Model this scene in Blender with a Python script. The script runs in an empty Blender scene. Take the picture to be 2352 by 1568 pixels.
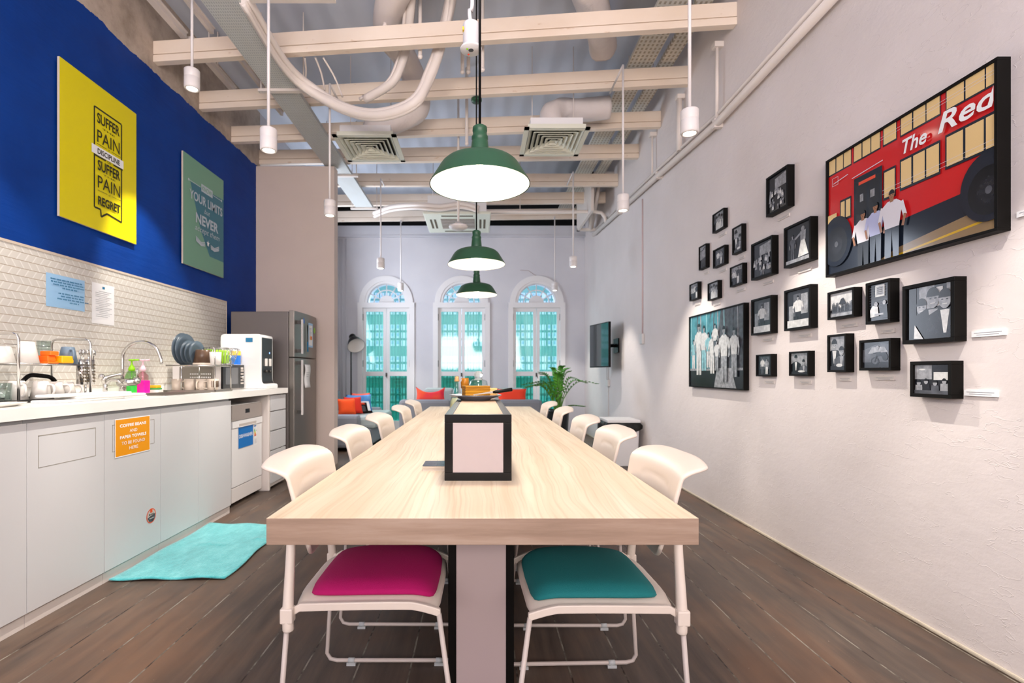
import bpy, bmesh, math, random
from mathutils import Vector, Matrix
R = math.radians
random.seed(7)
S = bpy.context.scene
C = S.collection

# ------------------------------------------------------------------ camera
F = 1155.0; CX = 1101.0; CY = 856.0; EYE = 1.10      # focal length in pixels, vanishing point, eye height
cd = bpy.data.cameras.new('camera'); cam = bpy.data.objects.new('camera', cd); C.objects.link(cam)
cam.location = (0, 0, EYE); cam.rotation_euler = (R(90), 0, 0)
cd.sensor_width = 36; cd.sensor_fit = 'HORIZONTAL'; cd.lens = F / 2352 * 36
cd.shift_x = (1176 - CX) / 2352; cd.shift_y = (CY - 784) / 2352
cd.clip_start = .02; cd.clip_end = 200
cd.dof.use_dof = True; cd.dof.focus_distance = 1.95; cd.dof.aperture_fstop = 3.2
S.camera = cam
# ------------------------------------------------------------------ view, sky, fill lights
S.view_settings.view_transform = 'Standard'; S.view_settings.look = 'None'
S.view_settings.gamma = 1; S.view_settings.use_curve_mapping = False
S.view_settings.exposure = -0.10
S.cycles.transparent_max_bounces = 32
w = bpy.data.worlds.new('sky'); S.world = w; w.use_nodes = True
bg = w.node_tree.nodes['Background']; bg.inputs[0].default_value = (.62, .80, 1, 1); bg.inputs[1].default_value = 1.6

def area(name, loc, rot, sx, sy, power, col):
    l = bpy.data.lights.new(name, 'AREA'); l.shape = 'RECTANGLE'; l.size = sx; l.size_y = sy
    l.energy = power; l.color = col
    o = bpy.data.objects.new(name, l); C.objects.link(o); o.location = loc; o.rotation_euler = rot
    return o
area('rear_fill_light', (-.2, -2.6, 2.0), (R(140), 0, 0), 3.8, 2.2, 440, (1, .91, .89))  # added fill behind the camera, aimed at the ceiling; no windows there
area('side_fill_light', (-2.55, 7.3, 2.3), (R(100), 0, R(-98)), 1.7, 2.0, 115, (.78, .86, 1))  # added cool fill hidden past the partition; the left wall has no window

P_PEND, P_SPOT = 9.0, 105
# ------------------------------------------------------------------ materials
def lin(h):
    h = h.lstrip('#'); v = [int(h[i:i+2], 16) / 255 for i in (0, 2, 4)]
    return tuple((c / 12.92 if c <= .04045 else ((c + .055) / 1.055) ** 2.4) for c in v) + (1,)
_M = {}
def mat(name, col='#cccccc', rough=.5, metal=0, bump=0, bscale=40, coat=0, alpha=1, trans=0, ior=1.45, sheen=0, emit=0, var=0, vscale=6, vcol=None, stretch=(1,1,1)):
    if name in _M: return _M[name]
    m = bpy.data.materials.new(name); m.use_nodes = True; nt = m.node_tree; b = nt.nodes['Principled BSDF']
    c = lin(col) if isinstance(col, str) else col
    b.inputs['Base Color'].default_value = c; b.inputs['Roughness'].default_value = rough; b.inputs['Metallic'].default_value = metal
    b.inputs['Coat Weight'].default_value = coat; b.inputs['Transmission Weight'].default_value = trans; b.inputs['IOR'].default_value = ior
    if sheen: b.inputs['Sheen Weight'].default_value = sheen
    if emit: b.inputs['Emission Color'].default_value = c; b.inputs['Emission Strength'].default_value = emit
    if bump or var:
        tc = nt.nodes.new('ShaderNodeTexCoord'); mp = nt.nodes.new('ShaderNodeMapping'); mp.inputs['Scale'].default_value = stretch
        nt.links.new(tc.outputs['Object'], mp.inputs[0])
    if bump:
        n = nt.nodes.new('ShaderNodeTexNoise'); n.inputs['Scale'].default_value = bscale; n.inputs['Detail'].default_value = 6
        nt.links.new(mp.outputs[0], n.inputs[0])
        bp = nt.nodes.new('ShaderNodeBump'); bp.inputs['Strength'].default_value = bump; bp.inputs['Distance'].default_value = .01
        nt.links.new(n.outputs[0], bp.inputs['Height']); nt.links.new(bp.outputs[0], b.inputs['Normal'])
    if var:
        n = nt.nodes.new('ShaderNodeTexNoise'); n.inputs['Scale'].default_value = vscale; n.inputs['Detail'].default_value = 5
        nt.links.new(mp.outputs[0], n.inputs[0])
        r = nt.nodes.new('ShaderNodeValToRGB'); r.color_ramp.elements[0].position = .3; r.color_ramp.elements[1].position = .7
        c2 = lin(vcol) if vcol else tuple(x * (1 - var) for x in c[:3]) + (1,)
        r.color_ramp.elements[0].color = c; r.color_ramp.elements[1].color = c2
        nt.links.new(n.outputs[0], r.inputs[0]); nt.links.new(r.outputs[0], b.inputs['Base Color'])
    _M[name] = m; return m

class G:
    """tiny helper to write node graphs"""
    def __init__(s, name, rough=.5):
        s.m = bpy.data.materials.new(name); s.m.use_nodes = True; s.t = s.m.node_tree; s.b = s.t.nodes['Principled BSDF']
        s.b.inputs['Roughness'].default_value = rough
        s.tc = s.n('ShaderNodeTexCoord'); s.sp = s.n('ShaderNodeSeparateXYZ'); s.l(s.tc.outputs['Object'], s.sp.inputs[0])
        s.X, s.Y, s.Z = s.sp.outputs
    def n(s, t): return s.t.nodes.new(t)
    def l(s, a, b): s.t.links.new(a, b)
    def put(s, v, sock):
        if isinstance(v, (int, float)): sock.default_value = v
        elif isinstance(v, tuple): sock.default_value = v
        else: s.l(v, sock)
    def math(s, op, a, b=0, c=None):
        n = s.n('ShaderNodeMath'); n.operation = op; s.put(a, n.inputs[0]); s.put(b, n.inputs[1])
        if c is not None: s.put(c, n.inputs[2])
        return n.outputs[0]
    def noise(s, scale, stretch=(1,1,1), detail=5, rough=.55, off=(0,0,0), vec=None):
        mp = s.n('ShaderNodeMapping'); mp.inputs['Scale'].default_value = stretch; mp.inputs['Location'].default_value = off
        s.l(vec or s.tc.outputs['Object'], mp.inputs[0])
        n = s.n('ShaderNodeTexNoise'); n.inputs['Scale'].default_value = scale; n.inputs['Detail'].default_value = detail; n.inputs['Roughness'].default_value = rough
        s.l(mp.outputs[0], n.inputs[0]); return n.outputs[0]
    def comb(s, x, y, z):
        n = s.n('ShaderNodeCombineXYZ'); s.put(x, n.inputs[0]); s.put(y, n.inputs[1]); s.put(z, n.inputs[2]); return n.outputs[0]
    def ramp(s, f, *st):
        n = s.n('ShaderNodeValToRGB'); cr = n.color_ramp
        while len(cr.elements) < len(st): cr.elements.new(.5)
        for e, (p, c) in zip(cr.elements, st): e.position = p; e.color = lin(c) if isinstance(c, str) else (c, c, c, 1)
        s.l(f, n.inputs[0]); return n.outputs[0]
    def mix(s, f, a, b):
        n = s.n('ShaderNodeMix'); n.data_type = 'RGBA'; s.put(f, n.inputs[0])
        for v, k in ((a, 6), (b, 7)):
            if isinstance(v, str): n.inputs[k].default_value = lin(v)
            else: s.l(v, n.inputs[k])
        return n.outputs[2]
    def bump(s, h, st=.5, d=.01):
        n = s.n('ShaderNodeBump'); n.inputs['Strength'].default_value = st; n.inputs['Distance'].default_value = d
        s.l(h, n.inputs['Height']); s.l(n.outputs[0], s.b.inputs['Normal'])
    def col(s, c): s.l(c, s.b.inputs['Base Color'])

def m_floor():
    g = G('dark wood floor planks', .42)
    pw = .197
    k = g.math('FLOOR', g.math('DIVIDE', g.math('ADD', g.X, .06), pw)); fr = g.math('FRACT', g.math('DIVIDE', g.math('ADD', g.X, .06), pw))
    v = g.comb(g.math('ADD', g.X, g.math('MULTIPLY', k, 3.7)), g.math('ADD', g.Y, g.math('MULTIPLY', k, 7.3)), g.Z)
    grain = g.noise(3.2, (6, .55, 1), 8, .65, vec=v)
    blot = g.noise(1.1, (1.6, .8, 1), 4, .6)
    c = g.ramp(grain, (.25, '#352c27'), (.5, '#52463e'), (.72, '#68584c'), (.9, '#7d6f64'))
    c = g.mix(g.ramp(blot, (.45, 0.), (.68, .5)), c, '#7c573d')
    c = g.mix(g.ramp(g.noise(1.7, (1, .8, 1), 4, .6, (3, 5, 1)), (.55, 0.), (.75, .7)), c, '#3c322d')
    wob = g.math('MULTIPLY', g.math('SUBTRACT', g.noise(9, (0, 1, 0)), .5), .02)
    e = g.math('ABSOLUTE', g.math('SUBTRACT', g.math('ADD', fr, wob), .5))
    crack = g.math('GREATER_THAN', e, .484)
    dust = g.math('MULTIPLY', crack, g.ramp(g.noise(5, (1, 1.2, 1), 4, .7), (.42, 0.), (.60, 1.)))
    c = g.mix(crack, c, '#2b1f19'); c = g.mix(g.math('MULTIPLY', dust, .6), c, '#a8a293')
    sp = g.ramp(g.noise(75, (1, 1, 1), 2), (.74, 0.), (.78, .5)); c = g.mix(sp, c, '#a59a8c')
    g.col(c); g.b.inputs['Specular IOR Level'].default_value = .35
    g.l(g.ramp(grain, (.3, .36), (.8, .58)), g.b.inputs['Roughness'])
    g.bump(g.math('SUBTRACT', g.math('MULTIPLY', grain, .3), crack), .35, .006); return g.m
def m_tabletop():
    g = G('pale birch laminate', .45)
    wp = g.math('MULTIPLY', g.noise(1.2, (1, .5, 1), 3), .22)
    v = g.comb(g.math('ADD', g.X, wp), g.Y, g.Z)
    a = g.noise(4, (5.0, .16, 6), 6, .55, vec=v); b = g.noise(22, (5, .07, 5), 3, .5, vec=v); z = g.noise(1.6, (2.2, .5, 1), 4)
    c = g.ramp(a, (.3, '#d3bd9f'), (.5, '#e0cdb2'), (.7, '#e8d9c1'))
    c = g.mix(g.ramp(b, (.5, 0.), (.68, .4)), c, '#b89a78'); c = g.mix(g.ramp(z, (.5, 0.), (.72, .45)), c, '#d9bf9e')
    g.col(c); return g.m
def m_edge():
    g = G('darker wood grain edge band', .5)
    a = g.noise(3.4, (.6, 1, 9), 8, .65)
    g.col(g.ramp(a, (.3, '#7f6958'), (.5, '#957d6b'), (.7, '#a69180'))); return g.m  # the band's own browner tint, darkened further for shade on the front
def m_bluewall():
    g = G('cobalt blue paint with ragged plaster top', .42)
    h = g.math('ADD', g.Z, g.math('MULTIPLY', g.math('SUBTRACT', g.noise(5.5, (1, 1, 1), 8, .7), .5), .10))
    msk = g.math('GREATER_THAN', h, 3.565)
    pl = g.ramp(g.noise(3.5, (1, 1, 1), 8, .7), (.3, '#8f8173'), (.55, '#b5a698'), (.75, '#c2b6aa'))
    bl = g.ramp(g.noise(2.5), (.3, '#00307c'), (.7, '#003a8e'))
    g.b.inputs['Specular IOR Level'].default_value = .2; g.b.inputs['Roughness'].default_value = .6
    g.col(g.mix(msk, bl, pl)); g.bump(g.math('ADD', g.math('MULTIPLY', g.noise(5, (1, .35, 2.5), 5), 1.0), msk), .45, .018); return g.m
def m_plaster(name, base='#d9d2cc', dark='#cfc7c0', bump=.35):
    g = G(name, .75)
    c = g.ramp(g.noise(1.3, detail=6), (.3, base), (.7, dark))
    c = g.mix(g.ramp(g.noise(7, detail=8, rough=.7, off=(3, 1, 2)), (.70, 0.), (.78, .35)), c, '#b9ada2')
    g.col(c)
    a = g.noise(3.2, (1, 1, 1.4), 8, .62); b = g.ramp(g.noise(4.5, (1, .6, 1.6), 4, .6, (9, 2, 5)), (.495, 0.), (.5, 1.), (.505, 0.))
    g.bump(g.math('ADD', a, g.math('MULTIPLY', b, .12)), bump, .02); return g.m
def m_tiles():
    g = G('cream relief tiles in slanted rows', .3)
    rh, tw = .046, .052
    zr = g.math('DIVIDE', g.Z, rh); row = g.math('FLOOR', zr); fz = g.math('FRACT', zr)
    d = g.math('SUBTRACT', g.math('MULTIPLY', g.math('FLOORED_MODULO', row, 2), 2), 1)
    s = g.math('ADD', g.Y, g.math('MULTIPLY', g.math('MULTIPLY', d, fz), .03))
    fy = g.math('FRACT', g.math('DIVIDE', s, tw))
    jt = g.math('GREATER_THAN', g.math('ABSOLUTE', g.math('SUBTRACT', fz, .5)), .455)
    rib = g.math('LESS_THAN', fy, .16)
    tone = g.math('MULTIPLY', fy, .25)
    c = g.mix(tone, '#cfcbc2', '#c0bab0'); c = g.mix(rib, c, '#dcd9d2'); c = g.mix(jt, c, '#ab9c8a')
    g.col(c); g.bump(g.math('ADD', fy, g.math('MULTIPLY', jt, -1.2)), .5, .004); return g.m
def m_deck():
    g = G('blue grey ribbed ceiling deck', .55)
    g.col(g.ramp(g.noise(1.2), (.3, '#bfc5d2'), (.7, '#cbd0db')))
    g.bump(g.math('SINE', g.math('MULTIPLY', g.X, 28)), .25, .03); return g.m
def m_beam():
    g = G('cream painted steel beam', .5)
    c = g.ramp(g.noise(1.6, (1, 2, 2)), (.3, '#e8dacb'), (.7, '#dfccb8'))
    c = g.mix(g.ramp(g.noise(9, (1, 3, 3), 6), (.66, 0.), (.74, .55)), c, '#b58a5e'); g.col(c); return g.m
def m_perf(name, col, hole, nx, ny):
    g = G(name, .5)
    a = g.math('ABSOLUTE', g.math('SUBTRACT', g.math('FRACT', g.math('MULTIPLY', g.X, nx)), .5))
    b = g.math('ABSOLUTE', g.math('SUBTRACT', g.math('FRACT', g.math('MULTIPLY', g.Y, ny)), .5))
    h = g.math('MULTIPLY', g.math('LESS_THAN', a, .24), g.math('LESS_THAN', b, .3))
    g.col(g.mix(h, g.ramp(g.noise(8, (2, .6, 1)), (.3, col), (.7, '#c2c2bd')), hole)); return g.m
def m_mat():
    g = G('turquoise terry cloth', .95)
    c = g.ramp(g.noise(14, (1, .6, 1), 8, .8), (.3, '#2f9499'), (.5, '#48b0b4'), (.72, '#70c8ca')); g.col(c)
    g.b.inputs['Sheen Weight'].default_value = .4; g.bump(g.noise(110, detail=3), .9, .006); return g.m
def m_glass(name, tint, gloss=.06, rough=.05):
    m = bpy.data.materials.new(name); m.use_nodes = True; t = m.node_tree; t.nodes.remove(t.nodes['Principled BSDF'])
    o = t.nodes['Material Output']; tr = t.nodes.new('ShaderNodeBsdfTransparent'); tr.inputs[0].default_value = lin(tint)
    gl = t.nodes.new('ShaderNodeBsdfGlossy'); gl.inputs['Roughness'].default_value = rough
    mx = t.nodes.new('ShaderNodeMixShader'); fr = t.nodes.new('ShaderNodeLayerWeight'); fr.inputs[0].default_value = .5
    pw = t.nodes.new('ShaderNodeMath'); pw.operation = 'POWER'; pw.inputs[1].default_value = 3.5
    mn = t.nodes.new('ShaderNodeMath'); mn.operation = 'MULTIPLY_ADD'; mn.inputs[1].default_value = .75; mn.inputs[2].default_value = .035 + gloss * .15
    t.links.new(fr.outputs['Facing'], pw.inputs[0]); t.links.new(pw.outputs[0], mn.inputs[0]); t.links.new(mn.outputs[0], mx.inputs[0])
    t.links.new(tr.outputs[0], mx.inputs[1]); t.links.new(gl.outputs[0], mx.inputs[2]); t.links.new(mx.outputs[0], o.inputs[0]); return m

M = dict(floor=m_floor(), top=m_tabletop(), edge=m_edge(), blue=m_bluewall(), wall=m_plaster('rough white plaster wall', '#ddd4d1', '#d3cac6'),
    far=m_plaster('painted plaster far wall', '#d3d2d6', '#c9c8ce', .15), part=m_plaster('beige painted partition', '#cfbfb5', '#c8b8ae', .08),
    tiles=m_tiles(), deck=m_deck(), beam=m_beam(), tray=m_perf('galvanised perforated tray', '#c6c8c6', '#a6a9a9', 62, 34),
    tray2=m_perf('cream perforated tray', '#d8d1c2', '#a19785', 26, 20), terry=m_mat(),
    gpane=m_glass('teal tinted window glass', '#daf2ed'), gsky=m_glass('pale blue fanlight glass', '#e6eff5'), gclear=m_glass('clear glass', '#eef4f2', .3),
    glow=m_glass('dark teal figured glass', '#86c6b8'))
M.update(
    cab=mat('white cabinet lacquer', '#c6c5c6', .35), counter=mat('white solid worktop', '#e9e7e2', .22), kick=mat('pale kickboard', '#cfc6c0', .5),
    white=mat('white paint', '#e2e0e0', .45), whitem=mat('white metal', '#dcd6d3', .4), plastic=mat('warm white chair plastic', '#dccfc2', .42),
    black=mat('black frame', '#0c0a08', .5), blackm=mat('black metal', '#0c0b0b', .35), green=mat('dark green enamel', '#254f35', .4),
    inner=mat('white enamel inside', '#f6f3ea', .5), bulb=mat('lamp bulb', '#fff1d8', emit=40), lens=mat('lit spot lens', '#fff4e4', emit=25),
    chrome=mat('chrome', '#c9c6c2', .18, 1), steel=mat('brushed steel', '#8d8780', .38, .85, bump=.05, bscale=60, stretch=(1, 1, 12)),
    steeld=mat('grey fridge side', '#77716e', .5, .5), dsteel=mat('dark steel', '#4c4a48', .4, .7),
    magenta=mat('magenta seat fabric', '#b0035f', .85, bump=.3, bscale=500), teal=mat('teal seat fabric', '#147476', .85, bump=.3, bscale=500),
    purp=mat('plum seat fabric', '#7b2a6d', .85), pipe=mat('cream painted pipe', '#ddd3cb', .45), duct=mat('white insulated duct wrap', '#d8cfcb', .55, bump=.6, bscale=14),
    ctrl=mat('grey control panel', '#bcb2ab', .4), yellow=mat('yellow poster board', '#dfd000', .3), ink=mat('poster black ink', '#23200c', .5),
    pgreen=mat('sage green poster', '#6f9f86', .35), pteal=mat('teal poster shape', '#2b6f82', .35), plett=mat('pale poster lettering', '#b9c5ce', .5),
    pwhite=mat('white print', '#ececec', .5), orange=mat('orange sign paper', '#e19208', .45), sblue=mat('blue sign paper', '#0c6fbd', .45), lblue=mat('light blue notice', '#9cc6e8', .4),
    dblue=mat('dark blue print', '#1f6d96', .5), greyink=mat('grey print', '#8f9096', .6), sofa=mat('grey sofa fabric', '#878a92', .95, bump=.4, bscale=160),
    sofal=mat('light grey sofa fabric', '#a3acab', .95, bump=.4, bscale=120), cor=mat('orange cushion fabric', '#f2531b', .85), cred=mat('red cushion fabric', '#d8301f', .85),
    cpink=mat('orange and pink cushion fabric', '#f9622c', .85, var=.3, vscale=7, vcol='#f2324f'), leaf=mat('glossy green leaf', '#5aa534', .35, var=.5, vscale=12, vcol='#2f7420'),
    stem=mat('green stem', '#4f7d2c', .5), soil=mat('dark soil', '#2a211a', .95), bag=mat('black bin liner', '#151413', .3, bump=.8, bscale=22),
    cake=mat('golden layer cake', '#c58a1a', .8, bump=.5, bscale=14, stretch=(1, 1, 9), var=.4, vscale=5, vcol='#8a5608'), cakel=mat('pale cake slice', '#e2b878', .8),
    plate=mat('grey stoneware plate', '#5d6068', .3), gplate=mat('slate blue plate', '#4d5b66', .35), porc=mat('white porcelain', '#e4dfd8', .2), cer=mat('beige ceramic', '#cdbfae', .35),
    brown=mat('brown glazed bowl', '#5a4434', .3), dgreen=mat('green soap', '#2fb53f', .2), lime=mat('lime plastic', '#8ccf14', .35), pink=mat('pink soap', '#f4089a', .2), pinkc=mat('pale pink pump', '#e9c4d0', .3),
    syellow=mat('yellow sponge', '#dcb823', .9), sgreen=mat('green scourer', '#3c9a4a', .95), towel=mat('white cotton towel', '#eeebe6', .95, bump=.5, bscale=120),
    omug=mat('orange plastic', '#f26a12', .4), ymug=mat('amber plastic', '#f2a408', .4), bgmug=mat('blue grey mug', '#5f7182', .4), trayb=mat('black tray', '#1c1a19', .4),
    kraft=mat('cream carton', '#d9cfa4', .6), gbox=mat('green carton', '#7cb32a', .6), bbox=mat('blue carton', '#1d6fd0', .6), ybox=mat('yellow carton', '#e6c02a', .6), rpack=mat('red packet', '#dd4420', .4),
    dglass=mat('dark appliance glass', '#17181a', .35), screen=mat('black screen', '#12262a', .05, ior=1.9), mwin=mat('microwave window', '#58595c', .2), led=mat('blue indicator', '#7fa8ff', emit=2),
    rug=mat('pale woven rug', '#bfc9c0', .95, bump=.6, bscale=60), cork=mat('cork stopper', '#c79a6a', .8), amber=mat('amber jam', '#b0701c', .2),
    rub=mat('clear glide', '#b9bdbd', .25), socket=mat('socket plate', '#d2cec9', .4), dark=mat('cavity shade paint', '#141313', .9), slot=mat('dark slot', '#5c5140', .8),
    vent=mat('cream vent', '#d8d8c8', .45), facade=mat('pale facade', '#86bcb4', .8), fwin=mat('bright louvre shutters', '#f2f6fb', .6), fglass=mat('blue facade glass', '#b2d4e8', .5),
    red=mat('bus red print', '#c91f22', .12), cream=mat('cream print', '#e0c187', .12), navy=mat('navy print', '#1d2430', .12), shirt=mat('white shirt print', '#d9d6dc', .12),
    shirt2=mat('lilac shirt print', '#b4b8da', .12), skin=mat('skin print', '#9a6a4c', .15), road=mat('road print', '#8c7452', .15), yline=mat('yellow line print', '#c9a21c', .15),
    g0=mat('photo black', '#101216', .2), g1=mat('photo dark grey', '#23252b', .2, var=.6, vscale=30), g2=mat('photo mid grey', '#585b62', .2, var=.55, vscale=26), g3=mat('photo light grey', '#a2a4a8', .2, var=.5, vscale=40),
    g4=mat('photo white', '#d4d4d2', .2, var=.3, vscale=45), c1=mat('photo cyan grey', '#4d93a0', .2, var=.5, vscale=14), c2=mat('photo pale cyan', '#8fc3cb', .2, var=.4, vscale=30), ring=mat('orange ring print', '#e0532a', .4))

for k_ in ('black', 'blackm'): M[k_].node_tree.nodes['Principled BSDF'].inputs['Specular IOR Level'].default_value = .15
# ------------------------------------------------------------------ mesh builder
class MB:
    def __init__(s): s.v = []; s.f = []; s.mi = []; s.sm = []; s.cur = 0; s.smooth = False
    def m(s, i, smooth=None):
        s.cur = i
        if smooth is not None: s.smooth = smooth
        return s
    def face(s, idx, sm=None): s.f.append(list(idx)); s.mi.append(s.cur); s.sm.append(s.smooth if sm is None else sm)
    def add(s, pts):
        b = len(s.v); s.v += [Vector(p) for p in pts]; return b
    def box(s, x0, x1, y0, y1, z0, z1, T=None):
        p = [(x, y, z) for z in (z0, z1) for y in (y0, y1) for x in (x0, x1)]
        if T: p = [T @ Vector(q) for q in p]
        b = s.add(p)
        for q in ((0,2,3,1),(4,5,7,6),(0,1,5,4),(2,6,7,3),(0,4,6,2),(1,3,7,5)): s.face([b+i for i in q], False)
        return s
    def hexa(s, lo, hi):
        b = s.add(list(lo) + list(hi))
        for q in ((0,3,2,1),(4,5,6,7),(0,1,5,4),(1,2,6,5),(2,3,7,6),(3,0,4,7)): s.face([b+i for i in q], False)
        return s
    def quad(s, *p):
        b = s.add(p); s.face(range(b, b+len(p)), False); return s
    def prism(s, pts, d, T=None):
        """pts: closed loop of 3D points, d: extrusion vector"""
        p = [Vector(q) for q in pts]; q = [a + Vector(d) for a in p]
        if T: p = [T @ a for a in p]; q = [T @ a for a in q]
        n = len(p); b = s.add(p + q)
        s.face([b+i for i in range(n)][::-1], False); s.face([b+n+i for i in range(n)], False)
        for i in range(n): j = (i+1) % n; s.face((b+i, b+j, b+n+j, b+n+i), s.smooth)
        return s
    def ringset(s, rings, closed=False, caps=True, loop=True):
        n = len(rings[0]); b = s.add([p for r in rings for p in r]); k = len(rings)
        for i in range(k if closed else k-1):
            i2 = (i+1) % k
            for j in range(n if loop else n-1):
                j2 = (j+1) % n; s.face((b+i*n+j, b+i*n+j2, b+i2*n+j2, b+i2*n+j))
        if caps and not closed and loop:
            s.face([b+j for j in range(n)][::-1], False); s.face([b+(k-1)*n+j for j in range(n)], False)
        return s
    def tube(s, pts, r, seg=8, closed=False, caps=True, sub=0):
        pts = [Vector(p) for p in pts]
        rr = list(r) if isinstance(r, (list, tuple)) else [r]*len(pts)
        if sub:
            np_, nr = [], []; n = len(pts)
            for i in range(n-1 if not closed else n):
                p0 = pts[i-1] if (i > 0 or closed) else pts[i]; p1 = pts[i]; p2 = pts[(i+1) % n]; p3 = pts[(i+2) % n] if (i+2 < n or closed) else p2
                for k in range(sub):
                    t = k/sub; t2 = t*t; t3 = t2*t
                    np_.append(.5*((2*p1)+(p2-p0)*t+(2*p0-5*p1+4*p2-p3)*t2+(-p0+3*p1-3*p2+p3)*t3)); nr.append(rr[i]*(1-t)+rr[(i+1) % n]*t)
            if not closed: np_.append(pts[-1]); nr.append(rr[-1])
            pts, rr = np_, nr
        n = len(pts); rings = []; up = None
        for i, p in enumerate(pts):
            a = pts[i-1] if (i > 0 or closed) else p; c = pts[(i+1) % n] if (i < n-1 or closed) else p
            t = (c-a).normalized()
            if up is None: up = Vector((0,0,1)) if abs(t.z) < .9 else Vector((1,0,0))
            u = t.cross(up)
            if u.length < 1e-5: u = t.orthogonal()
            u.normalize(); v = u.cross(t).normalized(); up = v
            rings.append([p + (u*math.cos(2*math.pi*k/seg) + v*math.sin(2*math.pi*k/seg))*rr[i] for k in range(seg)])
        sm = s.smooth; s.smooth = True; s.ringset(rings, closed, caps); s.smooth = sm; return s
    def cyl(s, p0, p1, r0, r1=None, seg=20): return s.tube([p0, p1], [r0, r0 if r1 is None else r1], seg)
    def lathe(s, prof, c=(0,0,0), seg=28, T=None, smooth=True):
        """prof [(r,z)...] revolved around z at c"""
        rings = []
        for r, z in prof:
            ring = [Vector((max(r, 1e-4)*math.cos(2*math.pi*k/seg), max(r, 1e-4)*math.sin(2*math.pi*k/seg), z)) for k in range(seg)]
            if T: ring = [T @ p for p in ring]
            rings.append([p + Vector(c) for p in ring])
        sm = s.smooth; s.smooth = smooth; s.ringset(rings, caps=True); s.smooth = sm; return s
    def ball(s, c, r, seg=14, sc=(1,1,1)):
        n = 8; rings = []
        for i in range(n+1):
            a = math.pi*i/n; rr = max(math.sin(a), .002)
            rings.append([Vector((c[0]+sc[0]*r*rr*math.cos(2*math.pi*k/seg), c[1]+sc[1]*r*rr*math.sin(2*math.pi*k/seg), c[2]-sc[2]*r*math.cos(a))) for k in range(seg)])
        sm = s.smooth; s.smooth = True; s.ringset(rings); s.smooth = sm; return s
    def build(s, name, mats, parent=None, org=None, bevel=0, subd=0, solid=0, **props):
        """geometry in world coordinates when the parent is an unrotated Empty or org is given; local otherwise"""
        o_ = Vector(org) if org is not None else (Vector(parent['_o']) if parent is not None and '_o' in parent else Vector())
        me = bpy.data.meshes.new(name)
        me.from_pydata([tuple(p - o_) for p in s.v], [], s.f)
        for mm in (mats if isinstance(mats, (list, tuple)) else [mats]): me.materials.append(M[mm] if isinstance(mm, str) else mm)
        me.polygons.foreach_set('material_index', s.mi); me.polygons.foreach_set('use_smooth', s.sm); me.update()
        b = bmesh.new(); b.from_mesh(me); bmesh.ops.recalc_face_normals(b, faces=b.faces); b.to_mesh(me); b.free()
        o = bpy.data.objects.new(name, me); C.objects.link(o)
        if parent is not None: o.parent = parent
        elif org is not None: o.location = org
        if solid: md = o.modifiers.new('thickness', 'SOLIDIFY'); md.thickness = solid; md.offset = 0
        if bevel: md = o.modifiers.new('bevel', 'BEVEL'); md.width = bevel; md.segments = 2; md.limit_method = 'ANGLE'; md.angle_limit = R(40)
        if subd: md = o.modifiers.new('smooth', 'SUBSURF'); md.levels = subd; md.render_levels = subd
        for k, v in props.items(): o[k] = v
        return o
def thing(name, label, cat, loc=(0,0,0), rz=0, group=None, local=False):
    o = bpy.data.objects.new(name, None); C.objects.link(o); o.empty_display_size = .05
    o.location = loc; o.rotation_euler = (0, 0, rz); o['label'] = label; o['category'] = cat
    if group: o['group'] = group
    if not local: o['_o'] = tuple(loc)
    return o
def tag(o, label, cat, group=None):
    o['label'] = label; o['category'] = cat
    if group: o['group'] = group
    return o
def struct(o): o['kind'] = 'structure'; return o
def clone(root, loc, rz=0, label=None, **kw):
    r = root.copy(); C.objects.link(r); r.location = loc; r.rotation_euler = (0, 0, rz)
    if label: r['label'] = label
    def rec(a, b):
        for ch in list(a.children):
            if ch == r: continue
            c = ch.copy(); C.objects.link(c); c.parent = b; rec(ch, c)
    rec(root, r); return r

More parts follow.
